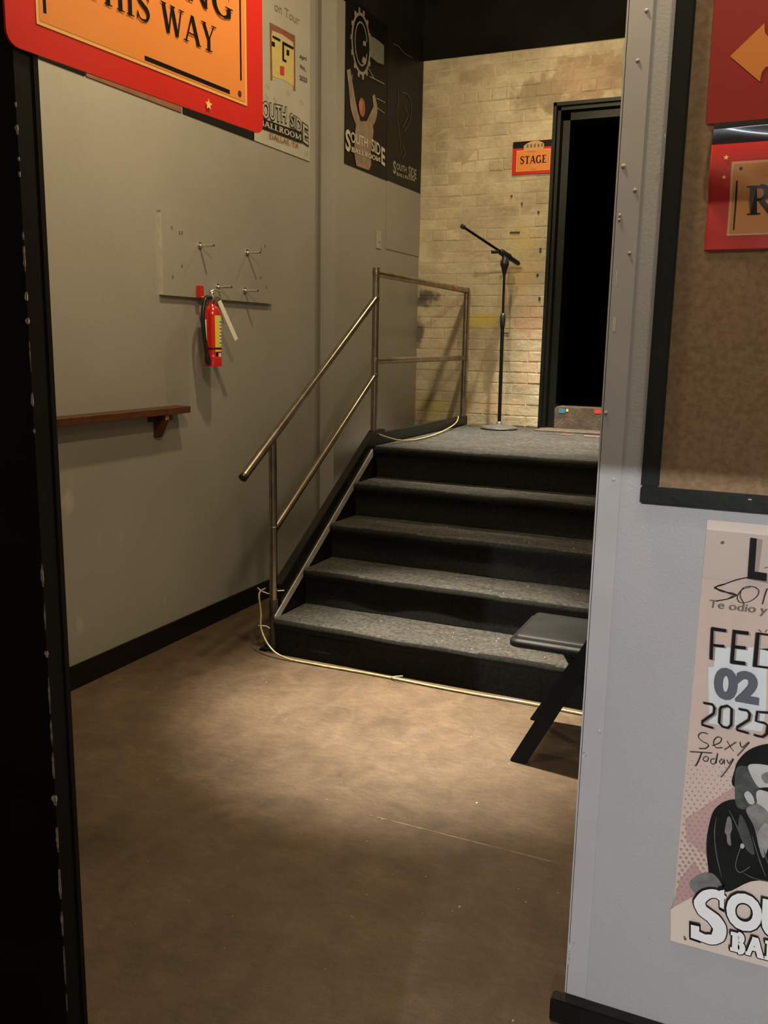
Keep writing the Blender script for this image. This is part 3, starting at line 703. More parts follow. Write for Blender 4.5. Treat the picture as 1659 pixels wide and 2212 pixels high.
# ------------------------------------------------------------------ folding chair
CX0, CY0, CY1 = -.815, 2.955, 3.365
ch = empty('folding_chair', (-.6, 3.16, 0), 'black steel folding chair at the foot of the stairs, seat facing left', 'chair')
def strap(name, a, b, wx, ty, m, parent):
    a, b = Vector(a), Vector(b)
    vs = [(p.x+sx*wx/2, p.y+sy*ty/2, p.z) for p in (a, b) for sx, sy in ((-1, -1), (1, -1), (1, 1), (-1, 1))]
    fs = [(3, 2, 1, 0), (4, 5, 6, 7), (0, 1, 5, 4), (1, 2, 6, 5), (2, 3, 7, 6), (3, 0, 4, 7)]
    o = mesh(name, vs, fs, m, parent); return bevel(o, .004, 2)
sw_ = .47
for nm, y, wx, dx in (('side_frame', CY0+.012, .062, 0), ('side_frame', CY1-.012, .03, -.047)):
    strap(nm, (CX0+.035+dx, y, .0), (CX0+.035+.43, y, .86), wx, .024, BLKMET, ch)
strap('rear_leg', (CX0+.46, CY0+.04, 0), (CX0+.17, CY0+.04, .45), .03, .02, BLKMET, ch)
strap('rear_leg', (CX0+.46, CY1-.04, 0), (CX0+.17, CY1-.04, .45), .03, .02, BLKMET, ch)
tube('cross_bar', [(CX0+.42, CY0+.03, .07), (CX0+.42, CY1-.03, .07)], .009, BLKMET, ch)
# seat pan, rounded with a raised lip
def slab(name, x0, x1, y0, y1, z0, steps, r, m, parent):
    vs, fs, n = [], [], 0
    for ins, z in steps:
        ring_ = rrect(x0+ins, y0+ins, x1-x0-2*ins, y1-y0-2*ins, max(r-ins, .006), 6); n = len(ring_)
        vs += [(a, b, z0+z) for a, b in ring_]
    for i in range(len(steps)-1):
        for k in range(n): a = i*n+k; b = i*n+(k+1) % n; fs.append((a, b, b+n, a+n))
    fs += [tuple(range(n))[::-1], tuple(range((len(steps)-1)*n, len(steps)*n))]
    return sharp(mesh(name, vs, fs, m, parent, True), 70)
q0, q1 = on(1100, 1390, 2, .45), on(1145, 1330, 2, .45)
slab('seat', CX0-.03, CX0+.36, CY0+.028, CY1-.03, .425, [(.004, 0), (0, .004), (0, .018), (.003, .024), (.014, .026), (.017, .031), (.020, .038), (.028, .0415), (.05, .043), (.10, .042)], .035, BLKVIN, ch)
slab('backrest', 0, .20, CY0+.03, CY1-.03, 0, [(0, 0), (0, .012), (.01, .02)], .03, BLKMET, ch)
bk = ch.children[-1] if False else bpy.data.objects['backrest']
for v in bk.data.vertices:
    x, y, z = v.co; t = x; v.co = (CX0+.035+(.64+t)*.5-.01-z, y, .64+t)
tube('cross_bar', [(CX0+.035+.42, CY0+.02, .85), (CX0+.035+.42, CY1-.02, .85)], .011, BLKMET, ch)

# ------------------------------------------------------------------ left wall: TV backboard, studs, extinguisher, shelf
bb = empty('backboard', (XL, 3.94, 1.69), 'grey painted plywood backboard screwed flat to the left wall', 'board')
b0, b1 = on(352, 637, 0, XL+.022), on(588, 658, 0, XL+.022)
bz0, bz1 = b0.z, 2.062
box('panel', XL, XL+.022, b0.y, b1.y, bz0, bz1, GREY, bb)
box('lit_edge', XL, XL+.0222, b0.y-.0012, b0.y, bz0+.001, bz1-.012, mat('lit_panel_edge', (.62, .57, .47), (.52, .48, .40), 30, .6), bb)  # near edge catches light; that brightness is put into this paler colour
mk = []
for x, y in ((388, 503), (371, 492), (393, 575), (373, 598), (564, 538), (572, 532), (563, 600), (575, 620), (393, 503)):
    p = on(x, y, 0, XL+.022); mk.append((p.x-.001, p.x+.0012, p.y-.004, p.y+.004, p.z-.008, p.z+.008))
multi('screw_hole', mk, mat('dark_hole', (.12, .10, .08), None, 3, .7), bb)
for x, y in ((431, 531), (533, 546), (528, 628), (470, 620)):
    p = on(x, y, 0, XL+.022)
    s_ = empty('stud_bolt', p, group='threaded studs on the backboard')
    attach(s_, bb); s_.matrix_parent_inverse = bb.matrix_basis.inverted(); del s_['group']
    c = Vector((XL+.022, p.y, p.z)); ax = Vector((1, 0, 0))
    lathe('washer', [(.017, 0), (.017, .003)], c, CHROME, s_, 18, ax)
    lathe('nut', [(.010, .003), (.011, .004), (.011, .011), (.010, .012)], c, CHROME, s_, 6, ax)
    lathe('thread', [(.0068, .012), (.0068, .082), (.0055, .085)], c, CHROME, s_, 10, ax)

ep = on(462, 785, 0, XL+.10)
ex = empty('fire_extinguisher', (XL+.095, ep.y, ep.z), 'small red fire extinguisher hanging on the left wall below the backboard', 'extinguisher')
E0 = Vector((XL+.095, ep.y, ep.z)); et = on(455, 655, 0, XL+.095)
hh = et.z-E0.z; er = .042
lathe('cylinder', [(er*1.0, 0), (er*1.02, .004), (er*1.02, .03), (er, .036), (er, hh*.80), (er*.93, hh*.87), (er*.72, hh*.93), (er*.42, hh*.975), (er*.36, hh*1.03)], E0, EXTRED, ex, 32)
# foot skirt
lathe('skirt', [(er*.9, -.014), (er*1.05, -.014), (er*1.06, .03), (er*1.0, .04)], E0, EXTRED, ex, 32)
def wrap(name, a0, a1, z0, z1, m, off=.001, n=14):
    """label wrapped round the cylinder"""
    vs = []; fs = []
    for k in range(n+1):
        a = math.radians(a0+(a1-a0)*k/n)
        for z in (z0, z1): vs.append(E0+Vector((math.cos(a)*(er+off), math.sin(a)*(er+off), z)))
    for k in range(n): fs.append((2*k, 2*k+2, 2*k+3, 2*k+1))
    return mesh(name, vs, fs, m, ex, True)
# camera sees the +X/-Y side; angle -90 = towards -Y, 0 = towards +X
wrap('label', -38, 52, hh*.27, hh*.80, YEL); wrap('label_text', -8, 42, hh*.30, hh*.76, WHITE, .0015)
tx = []
lab = bpy.data.objects['label_text']
LT = mat('label_ink', (.25, .05, .03), None, 3, .5)
for k in range(7): wrap('label_line', -4+(k % 2)*3, 34-(k % 3)*5, hh*(.34+.058*k), hh*(.355+.058*k), LT if k % 2 else INK, .002, 6)
wrap('label', -38, 52, hh*.20, hh*.235, YEL); wrap('label_patch', -34, 50, hh*.10, hh*.19, INK, .0012); wrap('label_dot', -16, 12, hh*.115, hh*.178, WHITE, .0018, 6)
lathe('hose_band', [(er*1.0, hh*.235), (er*1.05, hh*.237), (er*1.05, hh*.262), (er*1.0, hh*.264)], E0, RUBBER, ex, 28)
V0 = E0+Vector((0, 0, hh*1.03))
lathe('valve', [(.013, -.01), (.015, 0), (.015, .02), (.011, .026), (.012, .04), (.008, .045)], V0, CHROME, ex, 14)
lathe('gauge', [(.014, 0), (.015, .003), (.015, .012), (.011, .014)], V0+Vector((.012, -.004, .012)), CHROME, ex, 18, Vector((1, -.2, 0)))
strap('handle', V0+Vector((0, .035, .03)), V0+Vector((0, .0, .032)), .016, .0, CHROME, ex) if False else None
tube('lever', [V0+Vector((0, -.015, .045)), V0+Vector((0, .03, .06)), V0+Vector((0, .075, .052))], .006, CHROME, ex, 8)
tube('carry_handle', [V0+Vector((0, -.01, .028)), V0+Vector((0, .03, .028)), V0+Vector((0, .068, .018))], .006, CHROME, ex, 8)
tube('hose', smoothpath([V0+Vector((0, -.01, .02)), V0+Vector((.0, -.052, .010)), V0+Vector((.0, -.076, -.06)), V0+Vector((.002, -.072, -.16)), V0+Vector((.006, -.056, -.26))], 6), .0105, RUBBER, ex, 12)
tube('nozzle', [V0+Vector((.006, -.056, -.255)), V0+Vector((.008, -.052, -.285)), V0+Vector((.009, -.050, -.30))], [.012, .015, .011], RUBBER, ex, 12)
tube('wall_hook', [V0+Vector((-.09, 0, .02)), V0+Vector((-.0, 0, .02))], .005, CHROME, ex, 8)
def card(name, p, du, dv, m, par, th=.0015):
    p, du, dv = Vector(p), Vector(du), Vector(dv); n = du.cross(dv).normalized()*th
    vs = [p, p+du, p+du+dv, p+dv]; vs += [v+n for v in vs]
    return mesh(name, vs, [(3, 2, 1, 0), (4, 5, 6, 7), (0, 1, 5, 4), (1, 2, 6, 5), (2, 3, 7, 6), (3, 0, 4, 7)], m, par)
card('inspection_tag', V0+Vector((.03, .005, -.002)), (.0, .028, .012), (.02, .115, -.185), WHITE, ex)
card('inspection_card', E0+Vector((.0, -.046, .085)), (.0, -.001, .125), (-.012, -.004, 0), WHITE, ex)
rb = on(430, 630, 0, XL+.03)
rk = box('red_bracket', XL+.022, XL+.05, rb.y-.014, rb.y+.014, rb.z-.03, rb.z+.028, EXTRED, None, bv=.003)
tag(rk, 'small red plastic box screwed to the backboard left of the extinguisher', 'box')
lathe('screw', [(.005, 0), (.004, .003)], Vector((XL+.05, rb.y, rb.z+.01)), CHROME, rk, 10, Vector((1, 0, 0)))

sh = empty('wall_shelf', (XL, 3.0, 1.16), 'narrow reddish wooden shelf on the left wall beside the black partition', 'shelf')
e1 = on(412, 875, 0, XL+.085); sz = e1.z
box('shelf_board', XL, XL+.085, 1.6, e1.y, sz-.036, sz-.004, WOOD, sh, bv=.002, seg=1)
kb = on(355, 890, 0, XL+.05).y
extr('bracket', [(XL, sz-.036), (XL+.065, sz-.036), (XL+.065, sz-.060), (XL+.018, sz-.145), (XL, sz-.145)], 1, kb-.02, kb+.018, WOOD, sh, bv=.001)
box('bracket_end', XL+.065, XL+.0665, kb-.012, kb+.012, sz-.060, sz-.040, WOODL, sh)
box('wall_cleat', XL, XL+.02, kb-.06, kb+.10, sz-.07, sz-.036, WOOD, sh)

# light switch and access panel on the far left wall
sp = on(817, 518, 0, XL2); 
sw = empty('light_switch', (XL2, sp.y, sp.z), 'grey light switch plate on the far left wall above the handrail', 'light switch')
box('plate', XL2, XL2+.006, sp.y-.036, sp.y+.036, sp.z-.058, sp.z+.058, mat('switch_plate', (0.3795, 0.3565, 0.2990), None, 3, .4), sw, bv=.0025)
box('toggle', XL2+.006, XL2+.018, sp.y-.005, sp.y+.005, sp.z-.012, sp.z+.010, mat('ivory_toggle', (.42, .39, .32), None, 3, .4), sw, bv=.001)
for dz in (-.03, .03): lathe('screw', [(.003, 0), (.0025, .0015)], Vector((XL2+.006, sp.y, sp.z+dz)), CHROME, sw, 8, Vector((1, 0, 0)))
st('trim_5', box('t', XL2, XL2+.005, on(834, 480, 0, XL2).y, YB-.001, on(834, 538, 0, XL2).z, ZT, GREY, bv=.0015, seg=1))

# ------------------------------------------------------------------ posters on the left wall
def wallsheet(y, z, x): return Sheet((x, y, z), (0, 1, 0), (0, 0, 1))
PZ = 2.518
# dark posters mostly hidden behind the hanging sign
for k, (xa, xb, m_, lab_) in enumerate(((80, 185, DARKP, 'black poster nearest the partition, only its bottom edge showing under the red sign'), (185, 390, BROWNP, 'reddish brown poster between two black ones under the red sign'), (392, 547, DARKP2, 'black poster just left of the white poster, mostly behind the red sign'))):
    ya, yb = on(xa, 200, 0, XL).y, on(xb, 200, 0, XL).y
    if k == 0: ya = yb-.61
    s_ = Sheet((XL+.006, ya+.003, PZ), (0, 1, 0), (0, 0, 1))
    o = s_.board('wall_poster', yb-ya-.006, .915, .005, m_); tag(o, lab_, 'poster')
# white poster
S1 = Sheet((XL+.006, on(548, 305, 0, XL+.006).y, PZ), (0, 1, 0), (0, 0, 1))
wpst = S1.board('white_poster', .605, .915, .005, PAPER); tag(wpst, 'white poster with a blocky yellow face high on the left wall', 'poster')
q = lambda x, y: S1.px(x, y)
def quadpx(sh_, *p): return [sh_.px(*a) for a in p]
S1.poly('hair', quadpx(S1, (582, 48), (637, 77), (638, 197), (633, 196), (633, 108), (588, 84), (588, 174), (584, 174)), RUST, wpst)
S1.poly('hair', quadpx(S1, (583, 50), (636, 80), (636, 108), (620, 88), (586, 74)), RUST, wpst)
S1.poly('face', quadpx(S1, (586, 72), (612, 80), (634, 106), (634, 186), (610, 172), (588, 165)), mat('mustard_print', (.56, .44, .13), (.62, .50, .18), 30, .5), wpst)
S1.poly('forehead', quadpx(S1, (587, 66), (608, 74), (633, 92), (633, 106), (610, 96), (587, 80)), mat('tan_print', (.55, .42, .26), None, 30, .5), wpst)
S1.polys('brow', [quadpx(S1, (588, 76), (605, 85), (605, 91), (588, 82)), quadpx(S1, (610, 89), (633, 102), (633, 108), (610, 96)), quadpx(S1, (609, 90), (613, 92), (613, 131), (609, 130)), quadpx(S1, (610, 127), (618, 130), (618, 136), (610, 132))], INK, wpst)
S1.polys('eye', [quadpx(S1, (586, 89), (593, 92), (593, 102), (586, 99)), quadpx(S1, (618, 107), (624, 109), (624, 121), (618, 119))], INK, wpst)
S1.poly('mouth', quadpx(S1, (604, 142), (613, 144), (613, 164), (604, 161)), mat('lip_red_print', (.5, .03, .03), None, 3, .5), wpst)
BRN = mat('brown_pencil', (.32, .19, .13), None, 3, .6)
S1.polys('lettering', fit(sans('on Tour', .004), q(592, 22), q(646, 55), q(592, 2)), BRN, wpst)
for tx_, a, b, c in (('April', (646, 128), (661, 134), (646, 117)), ('9th,', (647, 148), (660, 156), (647, 139)), ('2023', (646, 172), (662, 179), (646, 162))):
    S1.polys('date_lettering', fit(sans(tx_, .01), q(*a), q(*b), q(*c)), INK, wpst)
outlined(S1, 'venue_lettering', 'SOUTH', q(556, 252), q(617, 266), q(556, 216), PAPER, INK, wpst, .01, .05)
outlined(S1, 'venue_lettering', 'SID', q(625, 272), q(650, 288), q(625, 244), PAPER, INK, wpst, .01, .05)
outlined(S1, 'venue_lettering', 'E', q(653, 306), q(664, 314), q(652, 266), PAPER, INK, wpst, .01, .05)
S1.poly('venue_band', quadpx(S1, (556, 253), (650, 286), (651, 309), (556, 274)), INK, wpst)
S1.polys('venue_lettering', fit(serif('BALLROOM', .22, .12, .09)[0], q(558, 270), q(649, 304), q(558, 256)), PAPER, wpst)
S1.polys('town_lettering', fit(sans('DALLAS, TX', .012), q(580, 300), q(643, 322), q(580, 287)), RUST, wpst)
sq = []
for (x, y) in ((576, 185), (592, 214), (650, 220), (661, 330), (620, 200), (574, 208)):
    a = q(x, y); sq += ribbon(spl([(a[0]-.02, a[1]-.01), (a[0]-.008, a[1]+.012), (a[0]+.006, a[1]-.012), (a[0]+.02, a[1]+.01)], 4), .0022)
S1.polys('signature', sq, mat('pencil_grey', (.28, .25, .2), None, 3, .6), wpst)

# two dark posters on the far left wall
def venue_white(Sx, par, a0, a1, b0, b1, c0, c1, m_, tall):
    pass
Y1, Y2 = on(745, 352, 0, XL2+.006).y, on(833, 390, 0, XL2+.006).y
z2 = on(745, 352, 0, XL2+.006).z; z2b = on(908, 423, 0, XL2+.006).z
S2 = Sheet((XL2+.006, Y1, z2), (0, 1, 0), (0, 0, 1))
dp = S2.board('dark_poster', Y2-Y1-.004, ZT-z2+.04, .005, DARKP); tag(dp, 'dark poster with a bare-armed figure reaching up to a gear, next to the pillar', 'poster')
q = lambda x, y: S2.px(x, y)
c_ = q(780, 95); 
def ellring(c, rx, ry, t, n=30): return ribbon([(c[0]+rx*math.cos(2*PI*k/n), c[1]+ry*math.sin(2*PI*k/n)) for k in range(n)], t, True)
S2.polys('gear', ellring(c_, .125, .165, .018)+ellring(c_, .085, .12, .010)+[R4(c_[0]+.135*math.cos(2*PI*k/14)-.012, c_[1]+.185*math.sin(2*PI*k/14)-.014, c_[0]+.135*math.cos(2*PI*k/14)+.012, c_[1]+.185*math.sin(2*PI*k/14)+.014) for k in range(14)], BONE, dp)
S2.poly('gear_plate', quadpx(S2, (797, 75), (812, 84), (829, 98), (829, 140), (815, 135), (800, 122)), mat('grey_green_print', (0.1120, 0.1120, 0.0840), (0.1400, 0.1400, 0.1120), 30, .5), dp)
S2.poly('gear_core', quadpx(S2, (778, 84), (795, 92), (796, 118), (778, 112)), INK, dp)
S2.polys('gear_core', [quadpx(S2, (784, 88), (790, 90), (790, 100), (784, 98)), quadpx(S2, (783, 122), (792, 128), (789, 140), (781, 134))], BONE, dp)
def limb(Sx, pts, ws, m_, par, name='arm'): 
    P2 = spl([Sx.px(*p) for p in pts], 5); n = len(P2)
    W2 = [ws[min(int(k/(n-1)*(len(ws)-1)), len(ws)-2)]*(1-((k/(n-1)*(len(ws)-1)) % 1 if k < n-1 else 1))+ws[min(int(k/(n-1)*(len(ws)-1)), len(ws)-2)+1]*((k/(n-1)*(len(ws)-1)) % 1 if k < n-1 else 1) for k in range(n)]
    Sx.polys(name, ribbon(P2, W2), m_, par)
FLESH = mat('muted_flesh_print', (0.1920, 0.1360, 0.0960), (0.2640, 0.1920, 0.1360), 20, .5)
limb(S2, [(752, 150), (757, 185), (763, 230), (772, 262)], [.05, .06, .085, .07], FLESH, dp)
limb(S2, [(806, 205), (810, 232), (806, 250), (796, 270)], [.04, .06, .08, .07], FLESH, dp)
S2.poly('torso', quadpx(S2, (770, 245), (778, 262), (790, 262), (802, 252), (806, 285), (800, 330), (801, 356), (796, 368), (769, 358), (764, 330), (766, 290)), FLESH, dp)
S2.poly('head', disc(*q(781, 232), .045, 16, .055), RUST, dp); S2.poly('face', disc(*q(778, 228), .028, 14, .03), mat('red_brown_print', (.38, .14, .09), None, 9, .5), dp)
S2.polys('scratches', [x for a, b in (((797, 165), (830, 182)), ((812, 212), (831, 222)), ((812, 232), (830, 245)), ((795, 148), (808, 172)), ((760, 160), (756, 210))) for x in ribbon([q(*a), q(*b)], .006)], BONE, dp)
CREAM = mat('cream_lettering', (0.4650, 0.4275, 0.3300), None, 3, .5)
S2.polys('venue_lettering', fit(sans('S', .03), q(745, 325), q(756, 330), q(745, 277)), CREAM, dp)
S2.polys('venue_lettering', fit(sans('OUTH', .02), q(756, 307), q(793, 320), q(756, 284)), CREAM, dp)
S2.polys('venue_lettering', fit(sans('SID', .02), q(801, 326), q(820, 338), q(801, 299)), CREAM, dp)
S2.polys('venue_lettering', fit(sans('E', .03), q(822, 354), q(830, 360), q(822, 316)), CREAM, dp)
S2.polys('venue_lettering', fit(serif('BALLROOM', .24, .14, .10)[0], q(757, 328), q(820, 351), q(757, 316)), CREAM, dp)
S3 = Sheet((XL2+.0065, Y2+.002, z2), (0, 1, 0), (0, 0, 1))
dq = S3.board('dark_poster', YB-.015-Y2, ZT-z2+.04, .005, DARKP2); tag(dq, 'charcoal poster with faint scratchy creature, in the corner beside the brick wall', 'poster')
q = lambda x, y: S3.px(x, y)
DIM = mat('dim_cream_print', (0.2720, 0.2480, 0.1920), None, 3, .5); FNT = mat('faint_print', (0.0360, 0.0326, 0.0264), (0.0570, 0.0510, 0.0420), 30, .5)
S3.polys('venue_lettering', fit(sans('S', .03), q(849, 374), q(855, 377), q(849, 346)), DIM, dq)
S3.polys('venue_lettering', fit(sans('OUTH', .02), q(856, 366), q(878, 374), q(856, 352)), DIM, dq)
S3.polys('venue_lettering', fit(sans('SIDE', .02), q(882, 380), q(899, 388), q(882, 358)), DIM, dq)
S3.polys('venue_lettering', fit(serif('BALLROOM', .24, .14, .10)[0], q(856, 379), q(896, 393), q(856, 371)), DIM, dq)
for pp in ([(858, 180), (860, 215), (857, 245), (862, 290), (866, 330)], [(866, 200), (880, 205), (888, 230), (884, 262), (872, 285)], [(873, 230), (880, 250), (868, 275)], [(848, 95), (860, 100), (872, 115), (890, 125)], [(868, 315), (874, 330), (868, 342)]):
    S3.polys('scratch_drawing', ribbon(spl([q(*p) for p in pp], 6), .009), FNT, dq)

# ------------------------------------------------------------------ hanging PARKING sign
Xs = on(14, 95, 0, JX+.004)
a = math.radians(3.5)
SP = Sheet((Xs.x+.001, Xs.y, Xs.z), (math.sin(a), math.cos(a), 0), (0, 0, 1))
SW, SH = .661, .505
pk = SP.board('parking_sign', SW, SH, .004, REDP, None, .022); tag(pk, 'large red and orange sign reading parking this way, fixed to the black partition end', 'sign')
SP.poly('orange_field', R4(.058, .045, .603, .44), PEACH, pk); SP.poly('orange_field', R4(.064, .051, .597, .434), ORANGE, pk)
SP.polys('border_line', [R4(.5795, .09, .5845, .36), R4(.072, .12-.055, .078, .36), R4(.298, .055, .544, .0625)], INK, pk)
SP.polys('border_dot', [disc(.577, .0635, .006), disc(.084, .42, .006)], mat('purple_ink', (.08, .02, .07), None, 3, .4), pk)
SP.polys('star', star(.475, .0195, .011)+star(.60, .262, .010)+star(.16, .02, .0)[:0]+star(.028, .32, .010), YSTAR, pk)
SP.polys('lettering', fit(serif('THIS WAY')[0], (.158, .118), (.502, .118), (.158, .167)), INK, pk)
SP.polys('lettering', fit(serif('PARKING')[0], (.105, .192), (.556, .192), (.105, .246)), INK, pk)
SP.poly('top_band', R4(.0, SH-.085, SW, SH-.02), INK, pk)

# ------------------------------------------------------------------ STAGE sign on the brick
zc = (on(1108, 307, 1, YB-.012).z+on(1107, 378, 1, YB-.012).z)/2; xc = on(1107, 340, 1, YB-.012).x; xd = on(1198, 340, 1, YB-.012).x
z0 = on(1107, 378, 1, YB-.012).z; z1 = on(1108, 307, 1, YB-.012).z
SS = Sheet((xc, YB-.0115, z0), (1, 0, 0), (0, 0, 1)); ww, hh2 = xd-xc, z1-z0
sg = SS.board('stage_sign', ww, hh2, .002, REDP, None, .006); tag(sg, 'small red and orange sign reading STAGE on the brick wall', 'sign')
u = lambda f: f*ww
v_ = lambda f: f*hh2
SS.poly('top_band', R4(0.001, v_(.80), u(1)-.001, v_(1)-.001), INK, sg)
SS.poly('orange_field', R4(u(.10), v_(.09), u(.90), v_(.73)), PEACH, sg); SS.poly('orange_field', R4(u(.115), v_(.105), u(.885), v_(.71)), ORANGE, sg)
SS.poly('banner', [(u(.27), v_(.72)), (u(.26), v_(.86)), (u(.34), v_(.93)), (u(.45), v_(.985)), (u(.60), v_(.985)), (u(.70), v_(.93)), (u(.74), v_(.88)), (u(.74), v_(.76)), (u(.70), v_(.72))], mat('tan_banner_print', (.55, .33, .15), (.62, .40, .2), 60, .5), sg)
SS.polys('banner_mark', [R4(u(.33+.085*k), v_(.79), u(.375+.085*k), v_(.90)) for k in range(5)], mat('brown_print', (.22, .11, .04), None, 3, .5), sg)
SS.polys('border_line', [R4(u(.13), v_(.17), u(.137), v_(.64)), R4(u(.857), v_(.17), u(.864), v_(.64)), R4(u(.45), v_(.135), u(.58), v_(.15)), R4(u(.35), v_(.665), u(.55), v_(.68))], BRN, sg)
SS.polys('lettering', fit(serif('STAGE', .2, .09, .06)[0], (u(.19), v_(.31)), (u(.81), v_(.31)), (u(.19), v_(.55))), INK, sg)

# ------------------------------------------------------------------ near right wall: corner guard, cork board, signs, poster
cg = st('trim_6', box('cg', XE-.002, -.292, YR-.0025, YR, .06, CEIL, GREYT, bv=.0008, seg=1))
st('trim_7', box('cg', XE-.0045, XE, YR-.0025, YR+.06, .06, CEIL, GREYT))
for x, y, r, wht in ((1397, 23, .0042, 0), (1378, 131, .0038, 0), (1372, 411, .004, 0), (1360, 547, .0034, 0), (1326, 1036, .0036, 0), (1295, 1580, .0038, 0), (1347, 359, .0046, 1), (1339, 465, .003, 1), (1338, 475, .003, 1), (1240, 2035, .0035, 1), (1309, 892, .004, 0)):
    p = on(x, y, 1, YR-.0025)
    o = lathe('rivet', [(r, 0), (r*.85, .0015), (r*.4, .003)], Vector((max(p.x, XE+.003), YR-.0024, p.z)), CHIP if wht else GREYT, cg, 12, Vector((0, -1, 0)))
ch_ = []
for x, y, w_, h_ in ((1327, 700, .006, .028), (1332, 600, .002, .03), (1292, 1158, .003, .006), (1262, 1630, .008, .012), (1286, 1450, .002, .01), (1230, 2060, .004, .05)):
    p = on(x, y, 1, YR-.0025); ch_.append((max(XE-.002, p.x-w_/2), max(XE-.002, p.x-w_/2)+w_, YR-.003, YR-.0026, p.z-h_/2, p.z+h_/2))
multi('worn_patch', ch_[:2], mat('pale_scuff', (.55, .52, .5), None, 9, .5), cg); multi('worn_patch', ch_[2:], mat('dark_scuff', (.24, .24, .25), (.5, .5, .5), 200, .35), cg)

FD = .018
cbx0 = on(1381, 1087, 1, YR-FD).x; cbz0 = on(1381, 1087, 1, YR-FD).z; fx = on(1422, 1055, 1, YR-FD)
fw = .034; cbx1, cbz1 = cbx0+.95, cbz0+1.15
cb = empty('cork_board', (cbx0, YR, cbz0), 'large cork noticeboard in a black frame on the near right wall', 'noticeboard')
box('cork_panel', cbx0+fw*.5, cbx1-fw*.5, YR-.008, YR, cbz0+fw*.5, cbz1-fw*.5, CORK, cb)
def fr(name, *b): return box(name, *b, GREENBLK, cb, bv=.003)
fr('frame_rail', cbx0, cbx1, YR-FD, YR, cbz0, cbz0+fw); fr('frame_rail', cbx0, cbx1, YR-FD, YR, cbz1-fw, cbz1)
fr('frame_stile', cbx0, cbx0+fw, YR-FD, YR, cbz0+fw, cbz1-fw); fr('frame_stile', cbx1-fw, cbx1, YR-FD, YR, cbz0+fw, cbz1-fw)
p = on(1431, 1040, 1, YR-.008); lathe('pin', [(.0022, 0), (.0018, .003)], (p.x, YR-.008, p.z), CHROME, cb, 10, Vector((0, -1, 0)))
p = on(1503, 4, 1, YR-.008); lathe('pin', [(.003, 0), (.0024, .004)], (p.x, YR-.008, p.z), CHROME, cb, 10, Vector((0, -1, 0)))
multi('paint_chip', [(on(x, y, 1, YR-FD).x-a, on(x, y, 1, YR-FD).x+a, YR-FD-.0004, YR-FD+.001, on(x, y, 1, YR-FD).z-b, on(x, y, 1, YR-FD).z+b) for x, y, a, b in ((1383, 985, .001, .003), (1387, 945, .001, .004), (1382, 1012, .0008, .002), (1620, 1079, .003, .001), (1432, 350, .001, .004), (1436, 292, .001, .002))], CHIP, cb)

YC = YR-.0105
# upper sign with arrow
a0 = on(1525, 268, 1, YC)
SA = Sheet((a0.x, YC, a0.z), (1, 0, .012), (-.012, 0, 1))
sa = SA.board('arrow_sign', .28, .216, .0015, mat('deep_red_print', (0.2673, 0.0107, 0.0074), (0.2886, 0.0128, 0.0085), 4, .45), None, .004); tag(sa, 'red sign with an orange arrow pointing left, upper one on the cork board', 'sign')
q = lambda x, y: SA.px(x, y)
t0 = q(1577, 122); t1 = q(1650, 190); t2 = q(1656, 40)
hy = (t1[1]-t0[1]); 
SA.poly('arrow', [t0, (t0[0]+.052, t0[1]-.047), (t0[0]+.054, t0[1]-.032), (t0[0]+.060, t0[1]-.024), (t0[0]+.16, t0[1]-.024), (t0[0]+.16, t0[1]+.024), (t0[0]+.060, t0[1]+.024), (t0[0]+.054, t0[1]+.032), (t0[0]+.052, t0[1]+.047)], mat('deep_orange_print', (.62, .21, .04), None, 3, .4), sa)
# lower sign: laminated sheet whose top curls off the board
b0_ = on(1522, 543, 1, YC)
def curl(a, b):
    t = max(0, min(1, (b-.085)/.127))
    return .0175*math.sin(PI*t)*(1-.15*a/.28)+.015*(.28-a)*t*t+.0012*(1+math.sin(a*34+b*60))*max(0, min(1, (b-.02)/.08))*(1-t*.6)
SB = Sheet((b0_.x, YC, b0_.z), (1, 0, .006), (-.006, 0, 1), curl)
bw, bh = .28, .220
def gridsheet(name, Sx, a0, b0, a1, b1, h, m_, par, nx=40, ny=40, th=0):
    vs, fs = [], []
    for j in range(ny+1):
        for i in range(nx+1): vs.append(Sx.P(a0+(a1-a0)*i/nx, b0+(b1-b0)*j/ny, h))
    for j in range(ny):
        for i in range(nx): k = j*(nx+1)+i; fs.append((k, k+1, k+nx+2, k+nx+1))
    return mesh(name, vs, fs, m_, par, True)
LAM = mat('laminated_red', (.55, .03, .035), (.58, .035, .04), 4, .16, coat=1.0)
LAMO = mat('laminated_orange', (.62, .26, .09), (.65, .28, .10), 4, .16, coat=1.0); LAMP = mat('laminated_peach', (.72, .42, .24), None, 4, .16, coat=1.0); LAMK = mat('laminated_black', (.012, .011, .013), None, 4, .16, coat=1.0)
sb = gridsheet('laminated_sign', SB, 0, 0, bw, bh, 0, LAM, None, 70, 60); tag(sb, 'glossy laminated red and orange sign with letter R, lower one on the cork board', 'sign')
so = sb.modifiers.new('thickness', 'SOLIDIFY'); so.thickness = .0008; so.offset = -1
gridsheet('top_band', SB, .0, bh*.83, bw, bh, .0006, LAMK, sb, 70, 20)
gridsheet('orange_field', SB, .036, .026, bw-.036, .150, .0006, LAMP, sb, 60, 40); gridsheet('orange_field', SB, .040, .030, bw-.040, .146, .0009, LAMO, sb, 60, 40)
gridsheet('border_line', SB, .0455, .036, .0485, .118, .0013, LAMK, sb, 1, 12)
q = lambda x, y: SB.px(x, y)
SB.polys('lettering', fit(serif('R', .2, .09, .06)[0], q(1614, 465), (q(1614, 465)[0]+.050, q(1614, 465)[1]), q(1614, 402)), LAMK, sb, .0013)
SB.polys('star', star(.026, .158, .005)+star(.025, .125, .004), YSTAR, sb, .0013)
